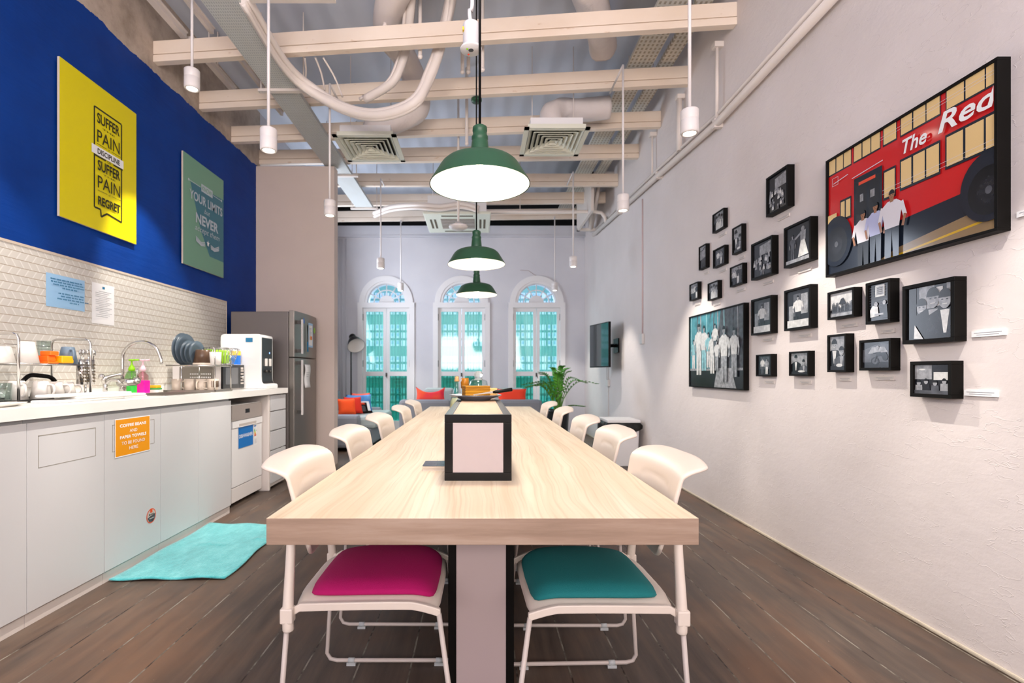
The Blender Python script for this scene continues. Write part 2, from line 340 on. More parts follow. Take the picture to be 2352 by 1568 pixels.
def text_polys(txt, size=1, bold=0, shear=0):
    cu = bpy.data.curves.new('t', 'FONT'); cu.body = txt; cu.size = 1; cu.offset = bold; cu.shear = shear; cu.resolution_u = 3
    cu.align_x = 'LEFT'
    ob = bpy.data.objects.new('t', cu); C.objects.link(ob)
    me = bpy.data.meshes.new_from_object(ob.evaluated_get(bpy.context.evaluated_depsgraph_get()))
    vs = [(v.co.x, v.co.y) for v in me.vertices]; fs = [list(p.vertices) for p in me.polygons]
    bpy.data.objects.remove(ob); bpy.data.curves.remove(cu); bpy.data.meshes.remove(me)
    x0 = min(v[0] for v in vs); x1 = max(v[0] for v in vs); y0 = min(v[1] for v in vs); y1 = max(v[1] for v in vs)
    return vs, fs, x0, x1, y0, y1
class Art:
    """flat print: 2D polygons in metres on a w x h sheet, stacked in hair-thin layers"""
    def __init__(s, w, h): s.w = w; s.h = h; s.it = []; s.mats = []; s.L = 0
    def mi(s, m):
        if m not in s.mats: s.mats.append(m)
        return s.mats.index(m)
    def poly(s, pts, m): s.L += 1; s.it.append(([tuple(p) for p in pts], [list(range(len(pts)))], s.mi(m), s.L)); return s
    def rect(s, x0, y0, x1, y1, m): return s.poly([(x0, y0), (x1, y0), (x1, y1), (x0, y1)], m)
    def ell(s, cx, cy, rx, ry, m, n=20): return s.poly([(cx+rx*math.cos(2*math.pi*k/n), cy+ry*math.sin(2*math.pi*k/n)) for k in range(n)], m)
    def line(s, a, b, t, m):
        d = Vector((b[0]-a[0], b[1]-a[1])); n = Vector((-d.y, d.x)).normalized()*t/2
        return s.poly([(a[0]-n.x, a[1]-n.y), (b[0]-n.x, b[1]-n.y), (b[0]+n.x, b[1]+n.y), (a[0]+n.x, a[1]+n.y)], m)
    def frame(s, x0, y0, x1, y1, t, m):
        s.rect(x0, y0, x1, y0+t, m); L = s.L
        for q in ((x0, y1-t, x1, y1), (x0, y0, x0+t, y1), (x1-t, y0, x1, y1)): s.L = L-1 if 0 else s.L; s.rect(*q, m)
        return s
    def text(s, t, cx, cy, m, h=None, w=None, bold=0, shear=0):
        vs, fs, x0, x1, y0, y1 = text_polys(t, 1, bold, shear)
        sy = (h / max(y1-y0, 1e-6)) if h else None; sx = (w / (x1-x0)) if w else sy
        if sy is None: sy = sx
        mx = (x0+x1)/2; my = (y0+y1)/2; s.L += 1
        s.it.append(([(cx+(x-mx)*sx, cy+(y-my)*sy) for x, y in vs], fs, s.mi(m), s.L)); return s
    def build(s, name, O, U, V, N, parent=None, org=None, step=.00035, thick=.0, **props):
        b = bmesh.new()
        for pts, fs, mi, L in s.it:
            vs = [b.verts.new((p[0], p[1], L*step)) for p in pts]
            for f in fs:
                try: fc = b.faces.new([vs[i] for i in f]); fc.material_index = mi
                except ValueError: pass
        for co, no in (((0,0,0),(-1,0,0)), ((s.w,0,0),(1,0,0)), ((0,0,0),(0,-1,0)), ((0,s.h,0),(0,1,0))):
            bmesh.ops.bisect_plane(b, geom=list(b.verts)+list(b.edges)+list(b.faces), plane_co=co, plane_no=no, clear_outer=True)
        for f in b.faces:
            f.normal_update()
            if f.normal.z < 0: f.normal_flip()
        O, U, V, N = Vector(O), Vector(U), Vector(V), Vector(N)
        o_ = Vector(org) if org is not None else (Vector(parent['_o']) if parent is not None and '_o' in parent else Vector())
        for v in b.verts: v.co = O + U*v.co.x + V*v.co.y + N*v.co.z - o_
        if U.cross(V).dot(N) < 0:
            for f in b.faces: f.normal_flip()
        me = bpy.data.meshes.new(name); b.to_mesh(me); b.free()
        for m in s.mats: me.materials.append(M[m])
        o = bpy.data.objects.new(name, me); C.objects.link(o)
        if parent is not None: o.parent = parent
        elif org is not None: o.location = org
        for k, v in props.items(): o[k] = v
        return o

def blur_words(a, cx, cy, w_, h_, m_, seed):
    # a line of print too blurred to read: word and letter sized marks
    q = random.Random(seed); x = cx-w_/2
    while x < cx+w_/2:
        L = q.uniform(2, 6)*h_*.75; e_ = min(x+L, cx+w_/2); n = max(1, int((e_-x)/(h_*.8)))
        for i in range(n):
            u = x+(e_-x)*i/n; a.rect(u, cy-h_/2, u+(e_-x)/n*.78, cy+h_*q.uniform(.3, .5), m_)
        x += L+h_*.6
def at(px, py, Y): return Vector(((px-CX)*Y/F, Y, EYE-(py-CY)*Y/F))   # a surveyed point at depth Y
RW = 1.93; LW = -2.66; FW = 9.21; CEIL = 4.25
# ================================================================== ROOM
b = MB(); b.box(-2.9, 2.2, -3.4, 9.5, -.12, 0); struct(b.build('floor', 'floor'))
b = MB(); b.box(-2.9, 2.2, -3.4, 9.5, CEIL, CEIL+.12); struct(b.build('ceiling', 'deck'))
b = MB(); b.box(LW-.2, LW, -3.4, 6.1, 0, CEIL); struct(b.build('wall_left', 'blue'))
b = MB(); b.box(LW-.2, LW, 6.1, 9.5, 0, CEIL); struct(b.build('wall_left_rear', 'far'))
b = MB(); b.box(RW, RW+.2, -3.4, 9.5, 0, CEIL); struct(b.build('wall_right', 'wall'))
b = MB(); b.box(LW, RW, -3.6, -3.4, 0, CEIL); struct(b.build('wall_rear', 'wall'))
b = MB(); b.box(LW, -1.727, 5.99, 6.13, 0, 3.56); struct(b.build('wall_partition', 'part'))
# far wall with three arched openings
WX = (-1.706, -.327, 1.049); HW = .47; ZB = .06; ZT = 2.33; ZA = 2.385; RA = .35
b = MB()
xs = [LW] + [x for c in WX for x in (c-HW, c+HW)] + [RW]
for i in range(0, 8, 2): b.box(xs[i], xs[i+1], FW, FW+.22, 0, 3.78)
for c in WX:
    b.box(c-HW, c+HW, FW, FW+.22, 0, ZB); b.box(c-HW, c+HW, FW, FW+.22, ZT, ZA)
    b.box(c-HW, c-RA, FW, FW+.22, ZA, 3.78); b.box(c+RA, c+HW, FW, FW+.22, ZA, 3.78)
    n = 20
    for k in range(n):
        a0 = math.pi*k/n; a1 = math.pi*(k+1)/n
        p = [(c+RA*math.cos(a0), FW, ZA+RA*math.sin(a0)), (c+RA*math.cos(a1), FW, ZA+RA*math.sin(a1)), (c+RA*math.cos(a1), FW, 3.78), (c+RA*math.cos(a0), FW, 3.78)]
        b.prism(p, (0, .22, 0))
struct(b.build('wall_far', 'far'))
b = MB(); b.box(LW, RW, FW+.15, FW+.25, 3.78, CEIL); struct(b.build('trim_1', 'dark'))          # panel coloured dark to stand for the unlit gap above the wall
b = MB(); b.box(LW, RW, FW-.05, FW, 3.60, 3.78); b.box(LW, RW, FW-.07, FW, 3.575, 3.60); struct(b.build('trim_2', 'far'))
b = MB(); b.box(LW+.001, LW+.022, -3.3, 5.24, 1.0, 1.83); b.m(1).box(LW+.001, LW+.027, -3.3, 5.245, 1.83, 1.845)
b.box(LW+.001, LW+.026, 5.24, 5.247, 1.0, 1.83); struct(b.build('wall_tile_panel', ['tiles', 'cer']))
b = MB(); b.box(RW-.012, RW, -3.3, FW, 0, .018); struct(b.build('baseboard_right', mat('yellowed plaster edge', '#c4b9a6', .8, bump=.6, bscale=30), bevel=.006))
b = MB(); b.box(LW, RW, FW-.02, FW, 0, .05); struct(b.build('baseboard_far', 'white'))
# windows
for i, c in enumerate(WX):
    b = MB(); y0 = FW+.03; y1 = FW+.09
    b.box(c-.52, c-.43, FW-.03, y1, ZB, 2.37); b.box(c+.43, c+.52, FW-.03, y1, ZB, 2.37); b.box(c-.52, c+.52, FW-.035, y1, 2.29, 2.385)
    n = 24
    for k in range(n):                                  # arch moulding
        a0 = math.pi*k/n; a1 = math.pi*(k+1)/n
        for r0, r1, d in ((.39, .49, .03), (RA-.002, .39, .015)):
            p = [(c+r*math.cos(a), FW, ZA+r*math.sin(a)) for r, a in ((r0, a0), (r1, a0), (r1, a1), (r0, a1))]
            b.prism(p, (0, -d, 0))
    win = struct(b.build('window_%d' % (i+1), 'white', org=(c, FW, 0)))
    win['_o'] = (c, FW, 0)
    b = MB()                                            # fanlight bars
    for px_ in ((pa, pb) for pa, pb in ((c-.375, c-.06), (c+.06, c+.375))):
        for q in range(5): xx = px_[0]+.04+.0588*q; b.cyl((xx, y0+.11, .1), (xx, y0+.11, 2.27), .0075, seg=6)
    b.build('outer_grille', mat('pale teal grille', '#8fc9c4', .5), win)
    b = MB()
    for rr in (.345, .235, .13):
        pts = [(c+rr*math.cos(math.pi*k/24), y0+.02, ZA+rr*math.sin(math.pi*k/24)) for k in range(25)]
        b.tube(pts, .012, 6)
    for k in range(7): a = math.pi*k/6; b.tube([(c+.12*math.cos(a), y0+.02, ZA+.12*math.sin(a)), (c+.345*math.cos(a), y0+.02, ZA+.345*math.sin(a))], .011, 6)
    b.prism([(c+.13*math.cos(math.pi*k/12), y0+.01, ZA+.13*math.sin(math.pi*k/12)) for k in range(13)], (0, .03, 0))
    b.build('fanlight_bars', 'white', win)
    b = MB(); b.prism([(c+.345*math.cos(math.pi*k/20), y0+.03, ZA+.345*math.sin(math.pi*k/20)) for k in range(21)], (0, .004, 0)); b.build('fanlight_glass', 'gsky', win)
    for s in (-1, 1):
        leaf = MB(); xa, xb = (c-.43, c-.004) if s < 0 else (c+.004, c+.43); pa, pb = (c-.375, c-.06) if s < 0 else (c+.06, c+.375)
        leaf.box(xa, pa, y0, y0+.045, ZB, 2.29); leaf.box(pb, xb, y0, y0+.045, ZB, 2.29)
        for z0, z1 in ((2.224, 2.29), (1.044, 1.124), (ZB, .22)): leaf.box(pa, pb, y0, y0+.045, z0, z1)
        lf = leaf.build('window_leaf', 'white', win); lf['_o'] = (c, FW, 0)
        b = MB(); b.box(pa, pb, y0+.02, y0+.025, 1.124, 2.224); b.build('upper_pane', 'gpane', lf)
        b = MB(); b.box(pa, pb, y0+.02, y0+.025, .22, 1.044)
        b.m(1); mx = (pa+pb)/2
        for dz, wd, hh in ((.98, .20, .02), (.93, .15, .05), (.86, .07, .03), (.815, .10, .02), (.78, .06, .03), (.74, .09, .02)):   # etched fountain figure
            b.box(mx-wd/2, mx+wd/2, y0+.016, y0+.02, dz-hh/2, dz+hh/2)
        b.prism([(mx+.07*math.cos(t), y0+.016, .62+.09*math.sin(t)) for t in [math.pi*k/10 for k in range(11)]], (0, .004, 0))
        b.build('lower_pane', ['glow', 'gpane'], lf)
        b = MB(); hx = xa if s < 0 else xb
        for hz in (1.27, 2.12): b.cyl((hx, y0-.02, hz-.06), (hx, y0-.02, hz+.06), .008, seg=8)
        b.build('hinge', 'dsteel', lf)
    b = MB(); b.box(c-.015, c+.015, y0-.012, y0, 1.03, 1.1); b.tube([(c, y0-.012, 1.08), (c, y0-.05, 1.08), (c+.02, y0-.055, 1.0)], .006, 6); b.build('latch', 'dsteel', win)

# building across the street
b = MB(); b.box(-7, 7, 15.0, 15.4, -3, 9)
for zr in range(-4, 26):
    if zr % 4 == 3: continue
    z = .02+zr*.235
    for xr in range(-30, 31):
        x = xr*.155
        b.m(1).box(x, x+.115, 14.94, 15.0, z, z+.165)
        if (xr+zr*3) % 3: b.m(2).box(x+.025, x+.09, 14.93, 14.94, z+.05, z+.145)
b.m(0)
tag(b.build('building', ['facade', 'fwin', 'fglass'], org=(0, 15, 0)), 'pale shop house facade seen through the arched windows', 'building')
area('daylight_on_street', (0, 11.6, 5.5), (R(-50), 0, 0), 9, 4, 2300, (.85, .95, 1))

# ================================================================== CEILING SERVICES
def beam(pL, pR, lab, w=.062, h1=.055, h2=.115):
    t = thing('ceiling_beam', lab, 'beam', tuple((pL+pR)/2), group='cream ceiling beams across the room')
    for nm, a, bb, ww in (('flange', 0, h1, w), ('web', h1, h1+.007, w*.6), ('girder', h1+.007, h1+h2, w*.94)):
        m = MB(); dy = (w-ww)/2
        lo = [pL+Vector((0, -w+dy, a)), pR+Vector((0, -w+dy, a)), pR+Vector((0, -dy, a)), pL+Vector((0, -dy, a))]
        m.hexa(lo, [p+Vector((0, 0, bb-a)) for p in lo]); m.build(nm, 'beam', t, bevel=.004)
    return t
def wallpt(px, py, X): Y = X*F/(px-CX); return Vector((X, Y, EYE-(py-CY)*Y/F))
BL = [((362, 152), (1684, 68)), ((465, 258), (1578, 201)), ((537, 332), (1514, 297))]
labs = ['nearest the camera, behind the white sensor', 'second from the camera, carrying the small green canopy', 'third from the camera, just above the two square vents']
for (a, c), l in zip(BL, labs): beam(wallpt(*a, LW), wallpt(*c, RW), 'cream steel beam under the ceiling, '+l)
for Yb, Yc, za, l in ((6.13, 6.14, 3.62, 'fourth from the camera, just behind the square vents'), (6.86, 7.05, 3.63, 'fifth from the camera'),
                      (7.72, 7.75, 3.64, 'second from the arched window wall'), (8.5, 8.51, 3.64, 'last one before the arched window wall')):
    beam(Vector((LW, Yb, za)), Vector((RW, Yc, 3.70)), 'cream steel beam under the ceiling, '+l)
# cable tray left with trapeze struts
t = thing('cable_tray', 'galvanised perforated cable tray running along the left under the beams', 'cable tray', (-1.72, 5.0, 3.58))
b = MB(); b.box(-1.85, -1.60, 2.3, 7.62, 3.578, 3.584); b.build('tray_bed', 'tray', t)
b = MB(); b.box(-1.853, -1.85, 2.3, 7.62, 3.578, 3.615); b.box(-1.60, -1.597, 2.3, 7.62, 3.578, 3.615); b.build('tray_side', 'tray', t)
for Y in (2.6, 4.40, 6.3, 7.55):
    b = MB(); b.box(-1.93, -1.52, Y-.02, Y+.02, 3.555, 3.577); b.build('strut', 'pipe', t)
    for x in (-1.91, -1.54): b = MB(); b.cyl((x, Y, 3.55), (x, Y, CEIL), .006, seg=6); b.build('hanger_rod', 'pipe', t)
for x0, x1, l in ((1.38, 1.6, 'wide'), (1.665, 1.79, 'narrow')):
    t = thing('cable_tray', 'cream perforated %s cable tray above the beams on the right' % l, 'cable tray', ((x0+x1)/2, 5, 3.95))
    b = MB(); b.box(x0, x1, 2.6, 9.0, 3.95, 3.956); b.build('tray_bed', 'tray2', t)
    b = MB(); b.box(x0-.003, x0, 2.6, 9.0, 3.95, 3.98); b.box(x1, x1+.003, 2.6, 9.0, 3.95, 3.98); b.build('tray_side', 'tray2', t)
    for Y in (3.4, 5.0, 6.6, 8.2):
        b = MB(); b.cyl(((x0+x1)/2, Y, 3.95), ((x0+x1)/2, Y, CEIL), .006, seg=6); b.build('hanger_rod', 'pipe', t)
# joists along the room at the left
for i, (x, y0, y1, w_, l) in enumerate(((-2.44, 2.4, 4.15, .05, 'thick cream channel near the blue wall, in front of the first beam'), (-2.42, 4.2, 4.95, .045, 'cream channel near the blue wall, between first and second beam'),
                                       (-2.18, 2.4, 4.1, .03, 'thin cream batten beside the channel near the blue wall'), (-2.12, 4.2, 5.4, .03, 'thin cream batten near the blue wall behind the first beam'))):
    b = MB(); b.box(x-w_/2, x+w_/2, y0, y1, 3.86, 3.90); b.box(x-w_/2-.012, x+w_/2+.012, y0, y1, 3.90, 3.91)
    for yy in (y0+.3, y1-.3): b.cyl((x, yy, 3.9), (x, yy, CEIL), .006, seg=6)
    tag(b.build('ceiling_channel', 'pipe', org=(x, y0, 3.88)), l, 'channel')
b = MB(); b.box(-1.53, -.96, 3.33, 3.37, 3.575, 3.615)
for xx in (-1.5, -1.0): b.cyl((xx, 3.35, 3.6), (xx, 3.35, CEIL), .006, seg=6)
tag(b.build('ceiling_channel', 'pipe', org=(-1.25, 3.35, 3.6)), 'cream cross channel holding the nearest left spotlight rod', 'channel')
# sagging bundles
b = MB(); P = [(555,0,3.37),(640,140,3.96),(700,200,4.25),(790,250,4.3),(870,265,4.2),(950,238,4.1),(985,180,4.12),(1012,105,4.09),(1035,0,3.93),(1040,-60,3.7)]
for k, (dx, dy, r) in enumerate(((0, 0, .036), (.045, .032, .028), (-.03, .045, .02), (.012, -.04, .018))):
    b.tube([at(*p)+Vector((dx*(.9 if i < 3 else .4), dx*.3, dy*(.7 if i < 6 else 1.2))) for i, p in enumerate(P)], [r*(.8 if i < 2 else 1.15) for i in range(len(P))], 10, sub=5)
tag(b.build('cable_bundle', 'pipe', org=at(870, 265, 4.2)), 'thick cream bundle of insulated pipes sagging below the second beam', 'cables')
b = MB(); P2 = [(838,228,4.35),(900,190,4.25),(925,140,4.2),(935,100,4.16),(945,0,3.95),(948,-60,3.8)]
for dx, dy, r in ((0, 0, .036), (-.045, 0, .014)): b.tube([at(*p)+Vector((dx, 0, dy)) for p in P2], r, 8, sub=5)
tag(b.build('insulated_pipe', 'pipe', org=at(900, 190, 4.25)), 'single cream insulated pipe rising left of the pipe bundle', 'pipe')
b = MB(); P3 = [(860,490,7.62),(900,475,7.3),(960,470,6.96),(1010,474,6.95),(1060,468,6.95),(1100,478,6.95)]
for dx, dy, r in ((0, 0, .035), (0, -.05, .02)): b.tube([at(*p)+Vector((dx, 0, dy)) for p in P3], r, 8, sub=4)
tag(b.build('insulated_pipe', 'pipe', org=at(960, 470, 7.4)), 'white lagged pipe running from the cable tray to the ceiling cassette', 'pipe')
# small upright conduits above first and second beam
for kk, (px, Y, y0, y1) in enumerate(((884, 4.05, 0, 60), (965, 4.05, 0, 130), (1062, 4.5, 0, 165), (1076, 4.55, 120, 165), (1108, 4.1, 0, 160), (1072, 5.2, 235, 330))):
    a = at(px, y1, Y); top = Vector((a.x, a.y, CEIL)); b = MB(); b.cyl(a, top, .016, seg=8); b.ball(a, .02)
    tag(b.build('ceiling_conduit', 'pipe', org=a), 'cream upright conduit stub among the beams, '+('leftmost', 'second from the left', 'just left of the white sensor', 'behind the white sensor', 'just right of the pendant cord', 'behind the small green canopy')[kk], 'conduit', 'upright conduit stubs above the pendants')
for k, px in enumerate((700, 724, 742)):
    b = MB(); a = at(px, 132, 4.1); c = at(px+(0, 22, 45)[k], 195+k*14, 4.35)
    b.tube([a, (a+c)/2+Vector((.01, 0, .01)), c], .008, 6, sub=4)
    tag(b.build('thin_conduit', 'pipe', org=a), ('left', 'middle', 'right')[k]+' one of three thin cream cables dropping from the first beam', 'cable', 'thin cables below the first beam')
# flexible ducts
def duct(pts, r, lab):
    b = MB(); pts = [Vector(p) for p in pts]; b.tube(pts, [r*(1+.06*math.sin(i*2.1)) for i in range(len(pts))], 18, sub=6)
    for i, p in enumerate(b.v): p.z += .006*math.sin(i*1.7)
    return tag(b.build('flexible_duct', 'duct', org=pts[0]), lab, 'duct')
duct([(-1.08,5.02,3.46),(-1.0,5.02,3.58),(-.82,5.02,3.62),(-.62,5.0,3.72),(-.62,4.92,3.92),(-.7,4.62,4.02),(-.78,4.25,4.0),(-.6,3.8,4.05),(-.25,3.5,4.08),(.1,3.3,4.1)], .115, 'white wrapped flexible duct curving up from the left square vent')
duct([(.72,4.88,3.46),(.70,4.92,3.62),(.82,5.0,3.72),(1.05,5.05,3.74),(1.3,5.06,3.77)], .105, 'white wrapped flexible duct bending right from the right square vent')
duct([(.5,3.2,4.06),(.8,3.8,4.05),(1.05,4.35,4.04),(1.12,4.56,4.05)], .125, 'fat white flexible duct above the first two beams on the right')
b = MB(); b.box(1.0, 1.33, 2.9, 3.75, 3.93, 4.2); tag(b.build('duct_box', 'duct', org=(1.17, 3.3, 4), bevel=.01), 'white rectangular duct box above the first beam, right of the fat duct', 'duct')
b = MB(); b.box(.27, .5, 3.1, 3.6, 3.86, 4.0); tag(b.build('junction_box', 'whitem', org=(.38, 3.3, 3.9), bevel=.005), 'white metal box at the ceiling right of the pendant cord', 'box')
for a_, b_, l in (((1.0, 4.05, 4.05), (1.0, 4.05, 4.2), 0),): pass
# square vents
def vent(x0, y0, w_, lab):
    t = thing('air_vent', lab, 'air vent', (x0+w_/2, y0+w_/2, 3.32), group='square ceiling diffusers')
    z = 3.32; b = MB(); bw = .045
    b.box(x0, x0+w_, y0, y0+bw, z, z+.012); b.box(x0, x0+w_, y0+w_-bw, y0+w_, z, z+.012); b.box(x0, x0+bw, y0, y0+w_, z, z+.012); b.box(x0+w_-bw, x0+w_, y0, y0+w_, z, z+.012)
    b.build('flange', 'vent', t)
    b = MB(); n = 6; cx, cy = x0+w_/2, y0+w_/2
    for k in range(n):
        r1 = (w_/2-bw)*(1-k/n)-.004; r0 = r1-.034; zz = z+.0; zt = z+.035
        if r0 < .01: r0 = .004
        for a in range(4):
            T = Matrix.Translation((cx, cy, 0)) @ Matrix.Rotation(a*math.pi/2, 4, 'Z')
            q = [(-r1, -r1, zz), (r1, -r1, zz), (r0, -r0, zt), (-r0, -r0, zt)]
            q = [T @ Vector(p) for p in q]; b.hexa(q, [p+Vector((0, 0, .004)) for p in q])
    b.build('louvres', 'vent', t)
    b = MB(); b.box(x0+.055, x0+w_-.055, y0+.055, y0+w_-.055, z+.045, z+.05); b.build('back_plate', 'dark', t)  # dark sheet paints the shade inside the vent behind the louvres
    b = MB()
    for q in ((x0+.035, x0+w_-.035, y0+.035, y0+.045), (x0+.035, x0+w_-.035, y0+w_-.045, y0+w_-.035), (x0+.035, x0+.045, y0+.045, y0+w_-.045), (x0+w_-.045, x0+w_-.035, y0+.045, y0+w_-.045)): b.box(*q, z+.012, z+.055)
    b.build('neck_frame', 'vent', t)
    b = MB(); b.box(x0+.06, x0+w_-.06, y0+.05, y0+w_-.05, z+.05, z+.12); b.build('plenum_box', 'white', t)
    for sx in (x0+.1, x0+w_-.1): b = MB(); b.cyl((sx, cy, z+.1), (sx, cy, CEIL), .004, seg=6); b.build('hanger_wire', 'pipe', t)
vent(-1.38, 4.70, .6, 'square louvred ceiling vent at left under the curved duct')
vent(.41, 4.56, .6, 'square louvred ceiling vent at right of the large green pendant')
# ceiling cassette
t = thing('ceiling_cassette', 'cream ceiling air conditioner cassette near the arched windows', 'air conditioner', (-.315, 7.5, 3.32))
x0, x1, y0, y1, z = -.79, .16, 7.03, 7.98, 3.32
b = MB(); b.box(x0, x1, y0, y1, z, z+.04); b.build('panel', 'vent', t, bevel=.01)
b = MB(); b.box(x0+.06, x1-.06, y0+.06, y1-.06, z+.04, z+.28); b.build('body', 'white', t)
for r in ((x0+.25, x1-.25, y0+.07, y0+.12), (x0+.25, x1-.25, y1-.12, y1-.07), (x0+.07, x0+.10, y0+.25, y1-.25), (x0+.13, x0+.16, y0+.25, y1-.25), (x1-.10, x1-.07, y0+.25, y1-.25), (x1-.16, x1-.13, y0+.25, y1-.25)):
    b = MB(); b.box(*r, z-.002, z+.002); b.build('air_slot', 'slot', t)
b = MB(); b.box(x0+.23, x1-.23, y0+.23, y1-.23, z-.003, z)
b.m(1)
for k in range(7): b.box(x0+.23, x1-.23, y0+.25+k*.07, y0+.275+k*.07, z-.008, z-.003)
b.build('intake_grille', ['slot', 'ctrl'], t)
for sx in (x0+.1, x1-.1): b = MB(); b.cyl((sx, 7.5, z+.2), (sx, 7.5, CEIL), .006, seg=6); b.build('hanger_rod', 'pipe', t)
# dome detector and sensor
t = thing('dome_light', 'small white dome on a rod in front of the ceiling cassette', 'light', (-.23, 5.5, 2.7))
b = MB(); b.lathe([(.0, .0), (.06, .005), (.1, .025), (.105, .045), (.06, .06), (.03, .085), (.0, .085)], (-.23, 5.5, 2.66), 24); b.build('dome', 'whitem', t)
b = MB(); b.cyl((-.23, 5.5, 2.74), (-.23, 5.5, CEIL), .012, seg=8); b.build('rod', 'pipe', t)
t = thing('motion_sensor', 'white cylindrical sensor with flange hanging beside the front pendant cord', 'sensor', (-.038, 2.3, 2.56))
b = MB(); b.lathe([(.0, 0), (.048, 0), (.05, .006), (.046, .012), (.037, .016), (.037, .115), (.034, .12), (0, .12)], (-.038, 2.3, 2.575), 24); b.build('body', 'white', t)
b = MB(); b.cyl((-.038, 2.3, 2.574), (-.038, 2.3, 2.5755), .012, seg=16); b.m(1).ball((-.055, 2.29, 2.576), .005); b.m(2).ball((-.05, 2.33, 2.576), .005); b.build('sensor_eye', ['g2', 'lime', 'rpack'], t)
b = MB(); b.box(-.076, -.070, 2.272, 2.29, 2.65, 2.665); b.build('yellow_sticker', 'ybox', t)
b = MB(); b.tube([(-.038, 2.3, 2.69), (-.045, 2.3, 2.76), (-.03, 2.3, 2.9), (-.03, 2.3, CEIL)], .009, 8, sub=4); b.build('cable', 'white', t)
# cross pipe, wall pipes
b = MB(); b.tube([(-.52,7.42,3.62),(-.52,7.42,3.5),(-.45,7.42,3.475),(1.7,7.42,3.475),(1.80,7.42,3.46),(1.85,7.42,3.4),(1.87,7.42,3.32)], .026, 10)
b.cyl((.6, 7.42, 3.48), (.6, 7.42, CEIL), .006, seg=6)
tag(b.build('water_pipe', 'pipe', org=(.6, 7.42, 3.48)), 'cream pipe crossing the room in front of the ceiling cassette', 'pipe')
b = MB(); b.tube([(1.885, 1.6, 3.11), (1.885, 4.0, 3.08), (1.885, 5.3, 3.18), (1.885, 8.3, 3.38)], .03, 10); b.tube([(1.90, 1.6, 3.19), (1.90, 4.0, 3.16), (1.90, 5.3, 3.26), (1.90, 8.3, 3.45)], .016, 8)
for Y, zz in ((2.4, 3.1), (4.0, 3.08), (5.3, 3.18), (6.8, 3.28)): b.box(1.86, 1.93, Y-.02, Y+.02, zz-.035, zz+.035)
tag(b.build('wall_pipe', 'pipe', org=(1.885, 4, 3.1)), 'long cream pipe rising along the right wall above the pictures', 'pipe')
for px, y0_, y1_, Y, r in ((1650, 70, 285, 4.0, .014), (1553, 210, 395, 4.75, .026), (1487, 300, 420, 5.5, .01)):
    X_ = 1.89; zb = 3.12+(Y-4)*.1; b = MB(); b.cyl((X_, Y, zb), (X_, Y, 3.72), r, seg=10)
    b.box(X_-.03, RW, Y-.03, Y+.03, 3.68, 3.72)
    tag(b.build('drop_pipe', 'pipe', org=(X_, Y, zb)), {.014: 'thin upright pipe from the first beam down to the right wall pipe', .026: 'thick upright pipe on the right wall behind the near spotlight', .01: 'thinnest upright conduit on the right wall near the third beam'}[r], 'pipe')
b = MB(); b.box(1.60, 1.93, 8.2, 8.26, 3.42, 3.46); b.box(1.60, 1.64, 7.2, 8.26, 3.42, 3.98); b.box(1.60, 1.93, 7.2, 7.24, 3.94, 3.98)
b.tube([(1.7, 7.4, 4.0), (1.68, 7.5, 3.7), (1.75, 7.9, 3.52), (1.84, 8.3, 3.45)], .035, 8, sub=5); b.tube([(1.78, 7.4, 4.0), (1.76, 7.6, 3.65), (1.82, 8.1, 3.5), (1.87, 8.4, 3.5)], .03, 8, sub=5)
tag(b.build('pipe_chase', 'pipe', org=(1.75, 8, 3.5)), 'cream boxed corner of bent pipes at the far end of the right wall', 'pipes')
# thin conduits and sockets on walls
t = thing('wall_switch', 'white switch box with a thin conduit running up the right wall', 'switch', (RW, 5.93, 1.48))
b = MB(); b.box(RW-.03, RW, 5.88, 5.97, 1.44, 1.56); b.build('switch_plate', 'socket', t, bevel=.004)
b = MB(); b.cyl((RW-.007, 5.93, 1.56), (RW-.007, 5.93, 3.15), .007, seg=6); b.build('conduit', mat('pinkish conduit', '#cfb6b4', .5), t)
t = thing('wall_socket', 'white socket box on the right wall below the television', 'socket', (RW, 7.5, .95))
b = MB(); b.box(RW-.035, RW, 7.42, 7.56, .9, 1.0); b.build('socket_plate', 'socket', t, bevel=.004)
b = MB(); b.cyl((RW-.008, 7.5, 0), (RW-.008, 7.5, .9), .009, seg=6); b.cyl((RW-.008, 7.5, 1.0), (RW-.008, 7.5, 1.2), .006, seg=6); b.build('conduit', 'socket', t)
b = MB()
for dx in (0, .05, .12): b.cyl((-2.56+dx, FW-.012, .5), (-2.56+dx, FW-.012, 3.55), .012, seg=6)
tag(b.build('wall_conduit', 'far', org=(-2.5, FW, 2)), 'three thin painted conduits running down the far wall beside the partition', 'conduit')
b = MB(); b.tube([(.75,FW-.002,2.98),(.9,FW-.002,2.97),(1.0,FW-.002,2.9),(1.12,FW-.002,2.84),(1.25,FW-.002,2.80)], .004, 5)
struct(b.build('trim_3', mat('plaster crack', '#a08c86', .9)))

